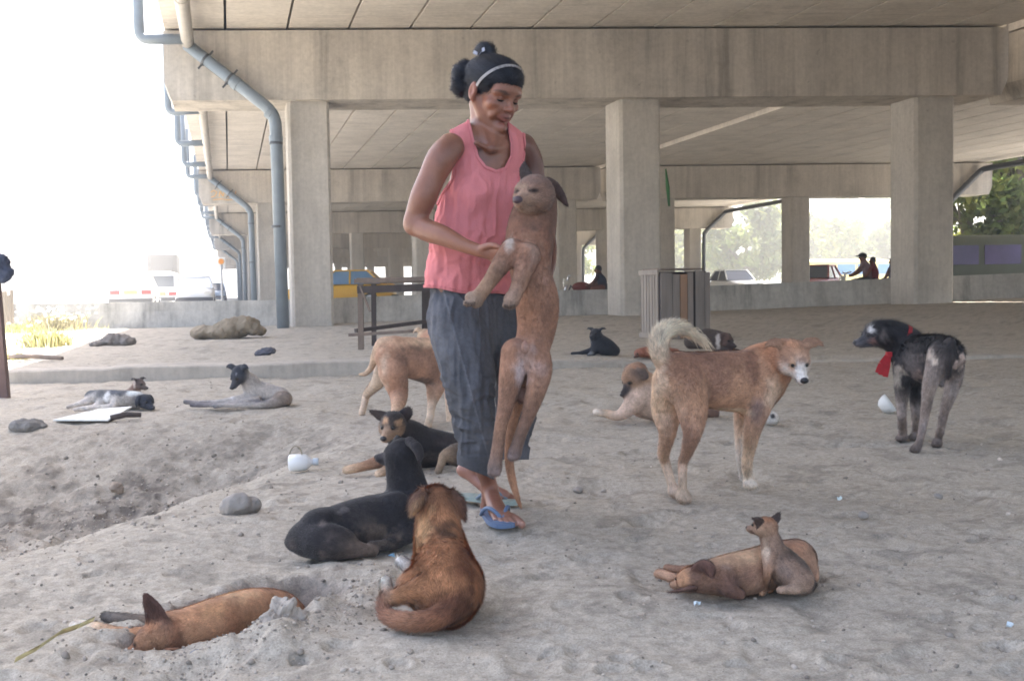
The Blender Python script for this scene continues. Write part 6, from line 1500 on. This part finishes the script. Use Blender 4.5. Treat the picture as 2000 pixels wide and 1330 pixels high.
tuft('weed', 'sparse dry weed beside the thin pole on the sunlit ground', 30, 700, 40, 18, 120, [(.34, .30, .14), (.26, .26, .1)], 6)
def verge_grass():
    rng = random.Random(12); V = []; F = []; C = []
    for i in range(800):
        y = rng.uniform(10, 19.3); x = -.92 - .262 * y - 1.2 - abs(rng.gauss(0, 1.6)); b = np.array([x, y, float(gz_s(x, y)) - .01]); h = rng.uniform(.04, .16); dr = np.array([rng.gauss(0, .5), rng.gauss(0, .5), 1])
        q = np.array([.006, 0, 0]); k = len(V); V += [b - q, b + q, b + dr * h]; F.append((k, k + 1, k + 2)); C += [np.array(rng.choice([(.46, .42, .24), (.50, .44, .3), (.38, .38, .18)]))] * 3
    o = link_mesh('grass', V, F, M_LEAF, cols=np.array(C), smooth=False); tag(o, kind='stuff')
verge_grass()
# ------------------------------------------------------------------ traffic, signs and people beyond the wall
M_GLASS = simple_mat('dark_car_glass', c8(56, 66, 80), .1, .1, 2, spec=.6)
M_BLUEGL = simple_mat('blue_tinted_glass', c8(110, 150, 190), .12, .12, 2, spec=.6)
M_PALEGL = simple_mat('sky_painted_glass', c8(205, 212, 218), .08, .08, 2, spec=.8)  # sky reflection painted in as a pale glass colour
M_TYRE = simple_mat('tyre_rubber', (.03, .03, .03), .85)
M_RIM = simple_mat('wheel_rim', (.5, .5, .52), .35, metal=.7)
M_RED = simple_mat('red_lens', c8(200, 50, 50), .25); M_LAMP = simple_mat('clear_lens', (.75, .74, .68), .15); M_BUMP = simple_mat('dark_trim', (.05, .05, .055), .6); M_ORPL = simple_mat('orange_plate', c8(225, 160, 110), .5)
def vehicle(name, label, cat, x, y, yaw, L, W, H, paint, style='sedan', glass=None, z0=None, trim=None):
    zz = .075 if z0 is None else z0; t = thing(name, label, cat, (x, y, zz)); c, s = math.cos(yaw), math.sin(yaw); glass = glass or M_GLASS
    T = lambda V: np.array([(x + a * c - b * s, y + a * s + b * c, zz + q) for a, b, q in V])
    B = lambda m, n, mat, par=t, sm=False: link_mesh(n, T(np.concatenate(m.V)), m.F, mat, par, smooth=sm)
    hw = W / 2
    def loft(st, n=18):
        V = []; F = []
        for (xx, zb, zt, w) in st:
            for k in range(n):
                an = 2 * math.pi * k / n; cu, sv = math.cos(an), math.sin(an)
                V.append((xx, hw * w * math.copysign(abs(cu) ** .45, cu), (zb + zt) / 2 + (zt - zb) / 2 * math.copysign(abs(sv) ** .45, sv)))
        for i in range(len(st) - 1):
            for k in range(n): F.append((i * n + k, i * n + (k + 1) % n, (i + 1) * n + (k + 1) % n, (i + 1) * n + k))
        F.append(tuple(range(n - 1, -1, -1))); F.append(tuple((len(st) - 1) * n + k for k in range(n)))
        m = MB(); m.add(V, F); return m
    h = L / 2; wr = .31 if style == 'sedan' else .36; wx = (-.29 * L, .30 * L)
    if style == 'sedan':
        B(loft([(-h, .34, .58 * H, .84), (-h * .96, .26, .63 * H, .95), (-h * .5, .2, .645 * H, 1), (h * .3, .2, .63 * H, 1), (h * .82, .22, .55 * H, .96), (h * .97, .28, .50 * H, .88), (h, .34, .44 * H, .8)]), 'body', paint, sm=True)
        b0, b1, t0, t1 = -.40 * L, .20 * L, -.26 * L, .04 * L; zb, zt = .62 * H, H - .03
        V = [(b0, -hw * .9, zb), (b1, -hw * .9, zb), (b1, hw * .9, zb), (b0, hw * .9, zb), (t0, -hw * .72, zt), (t1, -hw * .72, zt), (t1, hw * .72, zt), (t0, hw * .72, zt)]
        m = MB(); m.add(V, [(0, 3, 2, 1), (4, 5, 6, 7), (0, 1, 5, 4), (1, 2, 6, 5), (2, 3, 7, 6), (3, 0, 4, 7)]); B(m, 'window', glass)
        m = MB(); m.obox(((t0 + t1) / 2, 0, H - .025), ((t1 - t0) / 2 + .05, 0, 0), (0, hw * .75, 0), (0, 0, .03), bev=.06)
        for a, b in ((0, 4), (1, 5), (2, 6), (3, 7)): m.bar(np.array(V[a]) * 1.004, np.array(V[b]) * 1.004, .07, .06)
        for q in (-1, 1): m.bar((-.10 * L, q * hw * .905, zb), (-.10 * L, q * hw * .73, zt), .07, .05)
        B(m, 'roof', paint)
    else:
        k = .5 if style == 'van' else .42
        B(loft([(-h, .34, H * .97, .9), (-h * .97, .28, H, .97), (h * .45, .28, H, 1), (h * .72, .28, H * .93, .99), (h * .93, .3, H * .60, .96), (h, .36, H * .50, .86)]), 'body', paint, sm=True)
        for q in (-1, 1):
            for i in range(4):
                a0 = -h * .88 + i * L * .205; m = MB(); m.obox((a0 + L * .088, q * (hw + .004), H * .70), (L * .088, 0, 0), (0, .008, 0), (0, 0, H * .14), bev=.0); f = B(m, 'window', glass)
        m = MB(); m.obox((-h - .005, 0, H * .72), (.012, 0, 0), (0, hw * .74, 0), (0, 0, H * .15)); B(m, 'window', glass)
        m = MB(); m.obox((h * .84, 0, H * .76), (.03, 0, -.012 * H * 4), (0, hw * .82, 0), (.09, 0, .15 * H)); B(m, 'window', glass)
    for a in wx:
        for q in (-1, 1):
            m = MB(); m.lathe((a, q * (hw - .10), wr), [(wr * .55, -.1), (wr * .98, -.09), (wr, 0), (wr * .98, .09), (wr * .55, .1)], (0, 1, 0), 18); w = B(m, 'wheel', M_TYRE, sm=True)
            m = MB(); m.lathe((a, q * (hw + .005), wr), [(wr * .56, -.012), (wr * .56, .008), (wr * .2, .014)], (0, q, 0), 14); B(m, 'rim', M_RIM, w)
    zl = .50 * H if style == 'sedan' else .38 * H
    for q in (-1, 1):
        m = MB(); m.obox((-h - .003, q * hw * .66, zl), (.03, 0, 0), (0, hw * .20, 0), (0, 0, .075), bev=.0); B(m, 'taillight', M_RED)
        m = MB(); m.obox((h * .985, q * hw * .62, zl - .05), (.04, 0, 0), (0, hw * .16, 0), (0, 0, .07)); B(m, 'headlight', M_LAMP)
    for e in (-1, 1): m = MB(); m.obox((e * (h + .01), 0, .40), (.06, 0, 0), (0, hw * .92, 0), (0, 0, .08), bev=.02); B(m, 'bumper', trim or M_BUMP)
    m = MB(); m.obox((-h - .035, 0, zl), (.01, 0, 0), (0, .24, 0), (0, 0, .07)); B(m, 'number_plate', M_ORPL)
    return t
RYAW = math.atan2(ROADU[1], ROADU[0])
WP = simple_mat('white_paint', (.78, .78, .77), .3, .04, 3, spec=.5); YP = simple_mat('yellow_paint', c8(232, 180, 40), .35, .06, 3, spec=.5); GP_ = simple_mat('grey_green_paint', c8(112, 118, 106), .45, .1, 2); RP = simple_mat('dark_red_paint', c8(140, 50, 54), .4, .1, 3); BP = simple_mat('silver_blue_paint', c8(170, 190, 215), .3, .06, 3)
vehicle('taxi', 'white taxi with red tail lights and orange plate beyond the low wall', 'taxi', at(228, 41), 43, RYAW, 4.3, 1.72, 1.46, WP, glass=M_PALEGL)
vehicle('van', 'white van with dark rear window beside the taxi on the road', 'van', at(292, 52), 54, RYAW, 4.6, 1.75, 1.75, WP, 'van')
vehicle('car', 'white car on the road between the van and the flyover drainpipes', 'car', at(357, 48), 50, RYAW + math.pi, 4.2, 1.7, 1.45, WP, glass=M_PALEGL)
vehicle('car', 'pale silver car farther up the road under the pipes', 'car', at(405, 80), 82, RYAW + math.pi, 4.2, 1.7, 1.45, BP)
vehicle('taxi', 'yellow taxi with blue tinted windows behind the first column', 'taxi', at(668, 44), 44, math.pi, 4.3, 1.7, 1.5, YP, glass=M_BLUEGL)
vehicle('minibus', 'long dark grey green minibus with purple windows at the right edge', 'minibus', at(1998, 33), 33.4, .05, 6.4, 1.9, 2.05, GP_, 'van', glass=simple_mat('purple_reflecting_glass', c8(92, 84, 128), .12, .4, 1.2, spec=.6))
vehicle('car', 'white car parked in the sun beyond the wall, left of the thin far column', 'car', at(1450, 57), 59, -math.pi / 2 + .2, 4.3, 1.75, 1.5, WP)
vehicle('pickup', 'dark red vehicle beyond the wall right of the thin far column', 'pickup', at(1618, 44), 46, -math.pi / 2 - .5, 4.3, 1.7, 1.45, RP)
vehicle('minibus', 'white and yellow minibus in bright sun behind the seated people', 'minibus', at(1690, 62), 64, .1, 6.0, 1.9, 2.1, simple_mat('cream_paint', c8(240, 225, 160), .35, .08, 2), 'van', glass=M_BLUEGL)
def truck():
    D = 74; x = at(318, D); t = thing('truck', 'tall dark grey box truck driving away far up the road', 'truck', (x, D, .07)); u = ROADU; v = np.array([u[1], -u[0], 0]); o = np.array([x, D, .07])
    MB().obox(o + ZUP * 2.1 + u * 2.2, v * .97, u * 2.4, ZUP * 1.28, bev=.25).build('cargo_box', simple_mat('grey_tarp', c8(26, 26, 34), .8, .12, 2), t)
    MB().obox(o + ZUP * 1.4 + u * 5.7, v * 1.05, u * .95, ZUP * 1.0, bev=.15).build('cab', WP, t)
    MB().obox(o + ZUP * .85 + u * 2.8, v * .5, u * 3.3, ZUP * .14).build('chassis', M_BUMP, t)
    for a in (.5, 1.6, 5.5):
        for q in (-1, 1): MB().lathe(o + ZUP * .5 + u * a + v * q * .85, [(.25, -.14), (.5, -.13), (.5, .13), (.25, .14)], v, 16).build('wheel', M_TYRE, t, smooth=True)
    for q in (-1, 1): MB().obox(o + ZUP * .95 + u * -.22 + v * q * .85, v * .16, u * .02, ZUP * .1).build('taillight', M_RED, t)
truck()
def round_sign(px, py, D, r, col, ringcol, label, z_top=None, plate=None):
    c = P(px, py, D); b = np.array([c[0], c[1], gz_s(c[0], c[1])]); t = thing('road_sign', label, 'road sign', b)
    MB().tube([b, c - ZUP * r], .035, 8).build('post', simple_mat('sign_post', (.55, .55, .55), .5), t, smooth=True)
    if plate is not None: MB().obox(c - ZUP * r * .35 + np.array([0, .02, 0]), (r * 1.25, 0, 0), (0, .012, 0), (0, 0, r * 1.7), bev=.0).build('backing_plate', simple_mat('sign_white', (.75, .75, .73), .6), t)
    MB().lathe(c, [(r, -.012), (r, .012)], (0, -1, 0), 28).build('sign_face', simple_mat('sign_ring', ringcol, .5), t)
    MB().lathe(c + np.array([0, -.016, 0]), [(r * .78, -.004), (r * .78, .004)], (0, -1, 0), 28).build('sign_disc', simple_mat('sign_disc', col, .5), t)
round_sign(223, 516, 60, .22, c8(110, 120, 200), c8(130, 140, 215), 'round blue road sign standing behind the white taxi')
round_sign(432, 511, 34, .10, c8(220, 140, 50), c8(225, 190, 150), 'small orange disc on a white sign beside the pipes', plate=1)
def lamp_post(px, D, h, label, r=.10):
    b = np.array([at(px, D), D, gz_s(at(px, D), D)]); t = thing('lamp_post', label, 'lamp post', b)
    MB().tube([b, b + ZUP * h], [r, r * .6], 10).build('pole', simple_mat('pale_pole', (.5, .5, .5), .6), t, smooth=True)
    MB().tube(elbow([b + ZUP * h, b + ZUP * (h + .5), b + ZUP * (h + .7) + np.array([1.2, 0, 0])], .4), .05, 8).build('arm', simple_mat('pale_pole_arm', (.5, .5, .5), .6), t, smooth=True)
    MB().obox(b + ZUP * (h + .68) + np.array([1.5, 0, 0]), (.35, 0, 0), (0, .12, 0), (0, 0, .06), bev=.03).build('lamp_head', simple_mat('lamp_head', (.6, .6, .6), .5), t)
lamp_post(22, 32, 7.5, 'thicker pale lamp post near the left edge')
lamp_post(108, 46, 7.0, 'thin pale lamp post between the left trees', .08)

def far_person(label, D, pts, shirt, trousers, hair, cap=None, skin=c8(110, 76, 62), group=None):
    """seated or riding figure: pts gives pixel joints"""
    S = Sculpt(D, 4); p = pts; hx, hy = p['head']; r = p.get('r', 7)
    S.ell((hx, hy, 0), (r * .85, r * .95, r * 1.12), None, skin, 3); S.chain([(hx, hy + r * .7, 0, r * .45), (p['neck'][0], p['neck'][1], 0, r * .5)], skin)
    S.seg(S.w((hx + p.get('face', -1) * r * .8, hy + r * .15, -.02)), S.w((hx + p.get('face', -1) * r * 1.0, hy + r * .25, -.02)), S.m(r * .16), S.m(r * .14), skin)
    S.chain([(p['neck'][0], p['neck'][1] + r * .7, 0, r * 1.05), (p['waist'][0], (p['neck'][1] + p['waist'][1]) / 2, 0, r * 1.25), (*p['waist'], 0, r * 1.1)], shirt)
    for arm in p['arms']:
        S.chain([(a[0], a[1], a[2], r * q) for a, q in zip(arm, (.55, .45, .36))], skin, cols=[shirt, skin, skin], k=3)
        e = arm[-1]; fx = p.get('face', -1)
        for i in range(5): S.chain([(e[0], e[1], e[2], r * .2), (e[0] + fx * r * (.55 - .06 * abs(i - 2)), e[1] + (i - 2) * r * .18, e[2], r * .11)], skin, k=1)
    for leg in p['legs']: S.chain([(a[0], a[1], a[2], r * q) for a, q in zip(leg, (.85, .65, .45, .38))], trousers, k=3)
    V, Q = S.mesh(S.m(1.0), 1); C, _ = S.colour(V, skin, S.m(1.2)); root = thing('person', label, 'person', (V[:, 0].mean(), D, V[:, 2].min()), group)
    link_mesh('body', V, Q, attr_mat('far_figure', .8, .2, .1, 20), root, cols=C)
    H = Sculpt(D, 3); H.ell((hx + (-p.get('face', -1)) * r * .12, hy - r * .25, .0), (r * .95, r * 1.0, r * 1.0), None, hair, 2)
    V, Q = H.mesh(H.m(1.0), 1); link_mesh('hair', V, Q, simple_mat('far_hair', (.02, .02, .022), .7), root)
    if cap is not None:
        K = Sculpt(D, 3); K.ell((hx, hy - r * .62, 0), (r * 1.05, r * 1.05, r * .6), None, None, 2); fx = p.get('face', -1); K.ell((hx + fx * r * 1.2, hy - r * .35, -.0), (r * .8, r * .8, r * .18), None, None, 2)
        V, Q = K.mesh(K.m(1.0), 1); link_mesh('cap', V, Q, simple_mat('cap_cloth', cap, .8), root)
    return root
DP = 24.5
far_person('person in a dark cap and grey red shirt riding a motorcycle beyond the wall', DP, dict(head=(1685, 503), neck=(1688, 511), waist=(1694, 545), r=7.5, face=-1, arms=[[(1684, 519, -.1), (1674, 530, -.12), (1662, 538, -.1)], [(1690, 519, .12), (1676, 532, .12), (1664, 538, .1)]], legs=[[(1694, 547, -.1), (1676, 549, -.15), (1674, 568, -.15), (1676, 580, -.15)], [(1694, 547, .1), (1676, 549, .15), (1674, 568, .15), (1676, 580, .15)]]), c8(120, 100, 106), c8(40, 42, 50), c8(20, 20, 22), cap=c8(26, 28, 32))
far_person('person in a dark red shirt riding pillion behind the capped rider', DP, dict(head=(1704, 510), neck=(1705, 517), waist=(1708, 548), r=6.5, face=-1, arms=[[(1701, 524, -.1), (1696, 534, -.14), (1690, 540, -.14)], [(1706, 524, .1), (1698, 536, .14), (1691, 541, .14)]], legs=[[(1708, 549, -.1), (1694, 552, -.17), (1692, 568, -.17), (1694, 578, -.17)], [(1708, 549, .1), (1694, 552, .17), (1692, 568, .17), (1694, 578, .17)]]), c8(112, 44, 46), c8(40, 40, 48), c8(20, 20, 22))
far_person('person in a bluish grey shirt sitting beyond the wall beside the third column', DP - .5, dict(head=(1743, 511), neck=(1744, 518), waist=(1744, 550), r=7, face=-1, arms=[[(1738, 525, -.1), (1731, 540, -.14), (1726, 546, -.14)], [(1748, 525, .1), (1742, 540, .1), (1734, 546, .1)]], legs=[[(1744, 550, -.1), (1728, 553, -.15), (1727, 568, -.15), (1724, 582, -.15)], [(1744, 550, .1), (1730, 553, .12), (1729, 568, .12), (1726, 582, .12)]]), c8(78, 84, 98), c8(44, 46, 56), c8(20, 20, 22))
far_person('person in a dark shirt sitting beyond the wall left of the middle column', DP - 1, dict(head=(1168, 527), neck=(1170, 535), waist=(1176, 562), r=7, face=-1, arms=[[(1166, 542, -.1), (1158, 552, -.12), (1148, 558, -.12)], [(1174, 542, .1), (1164, 554, .12), (1152, 560, .1)]], legs=[[(1176, 562, -.1), (1158, 564, -.14), (1156, 580, -.14), (1152, 596, -.14)], [(1176, 562, .1), (1160, 564, .14), (1158, 580, .14), (1154, 596, .14)]]), c8(44, 46, 58), c8(110, 70, 58), c8(20, 20, 22))
def motorcycle(label, px, D, col, wpx=64, flip=-1):
    s = D / FPX; x = at(px, D); z = float(gz_s(x, D)); t = thing('motorcycle', label, 'motorcycle', (x, D, z)); o = np.array([x, D, z]); R = .29
    X = lambda a, q, b=0: o + np.array([flip * a, b, q])
    for a in (-.62, .62):
        w = MB().lathe(X(a, R), [(R - .07, -.05), (R, -.03), (R, .03), (R - .07, .05)], (0, 1, 0), 20).build('wheel', M_TYRE, t, smooth=True); MB().lathe(X(a, R), [(R - .08, -.02), (R - .08, .02)], (0, 1, 0), 16).build('rim', M_RIM, w)
    m = MB(); m.tube([X(-.62, R), X(-.2, .45), X(.15, .42), X(.40, .75), X(.62, R)], .03, 8); m.obox(X(.0, .42), (.16, 0, 0), (0, .10, 0), (0, 0, .12), bev=.03); m.build('frame', M_BUMP, t)
    S = Sculpt(D, 4); S.ell(X(.16, .72), (.22, .12, .12), None, None, .03, world=True); V, Q = S.mesh(.02); link_mesh('fuel_tank', V, Q, simple_mat('tank_paint', col, .3), t)
    S = Sculpt(D, 4); S.ell(X(-.30, .72), (.36, .12, .07), None, None, .03, world=True); V, Q = S.mesh(.02); link_mesh('seat', V, Q, M_BUMP, t)
    m = MB(); m.tube([X(.42, .98, -.3), X(.46, .95, 0), X(.42, .98, .3)], .018, 8); m.tube([X(.62, R), X(.45, .95)], .028, 8); m.build('handlebar', M_RIM, t)
    MB().lathe(X(.52, .82), [(.05, -.06), (.09, .02), (.09, .05)], (flip, 0, 0), 14).build('headlight', M_LAMP, t)
motorcycle('dark motorcycle carrying two riders beyond the wall', 1690, DP, c8(40, 44, 60))
motorcycle('dark red motorcycle parked left of the middle column beyond the wall', 1150, DP - .4, c8(110, 50, 44))

# ------------------------------------------------------------------ small details on the flyovers
def graffiti():
    D = row_pt(1, 0)[1] - .006; st = [[(412, 376), (418, 372), (424, 376), (420, 383), (413, 386)], [(428, 385), (430, 374), (436, 384), (438, 374)], [(441, 380), (447, 374), (449, 383), (443, 385), (449, 380)], [(452, 374), (453, 386), (459, 380), (461, 373)], [(416, 391), (432, 389), (446, 391), (458, 389)]]
    m = MB()
    for s_ in st:
        q = [P(x, y, D + BEAMV[1] * 1.0) for x, y in s_]
        for v in q: v[1] = row_pt(1, 0)[1] + (v[0] - row_pt(1, 0)[0]) * .048 - .008
        for a, b in zip(q[:-1], q[1:]): m.bar(a, b, .03, .008, up=(0, 1, 0))
    m.build('graffiti', simple_mat('orange_spray_paint', c8(226, 176, 96), .8, .15, 5), FLY1)
graffiti()
def right_drain(i):
    f = row_pt(i, 29.4) - ROADV * .17; r = .11
    A = f - BEAMV * .5 + ZUP * 4.9; B = f - BEAMV * 1.75 + ZUP * 3.7; C_ = f - BEAMV * 1.8 + ZUP * .0
    o = MB().tube(elbow([A - ROADV * 12 + ZUP * .1, A, B, C_], .2), r, 14).build('downpipe', M_STEEL, FLY2, smooth=True)
    MB().lathe(B + (A - B) * .5, [(r + .002, -.03), (r + .014, -.03), (r + .014, .03), (r + .002, .03)], A - B, 16).build('pipe_clamp', M_STEEL, o)
for i in (1, 2, 3): right_drain(i)
def hanging_strip():
    c = row_pt(0, 8.17) + BEAMV * .39 + ROADV * .05; a = c + ZUP * 2.75; b = c + ZUP * 2.10
    tag(MB().tube([a, (a + b) / 2 + np.array([.03, -.02, 0]), b + np.array([.05, -.03, 0])], [.012, .034, .018], 8).build('green_cloth', simple_mat('green_cloth', c8(60, 108, 62), .9, .2, 10), origin=b, smooth=True), 'strip of green cloth hanging on the right side of the middle column', 'cloth')
hanging_strip()

# ------------------------------------------------------------------ haze volume added for the white glare veil
def haze():
    m = bpy.data.materials.new('glare_haze'); m.use_nodes = True; nt = m.node_tree
    for n in list(nt.nodes): nt.nodes.remove(n)
    o = nt.nodes.new('ShaderNodeOutputMaterial'); v = nt.nodes.new('ShaderNodeVolumePrincipled')
    v.inputs['Color'].default_value = (1.0, .985, .96, 1); v.inputs['Density'].default_value = HAZE; v.inputs['Anisotropy'].default_value = .3
    nt.links.new(v.outputs[0], o.inputs['Volume'])
    b = MB().box(-20100, 20100, -60, 3100, -1.6, 22).build('haze', m); b['kind'] = 'stuff'
HAZE = .0058
haze()
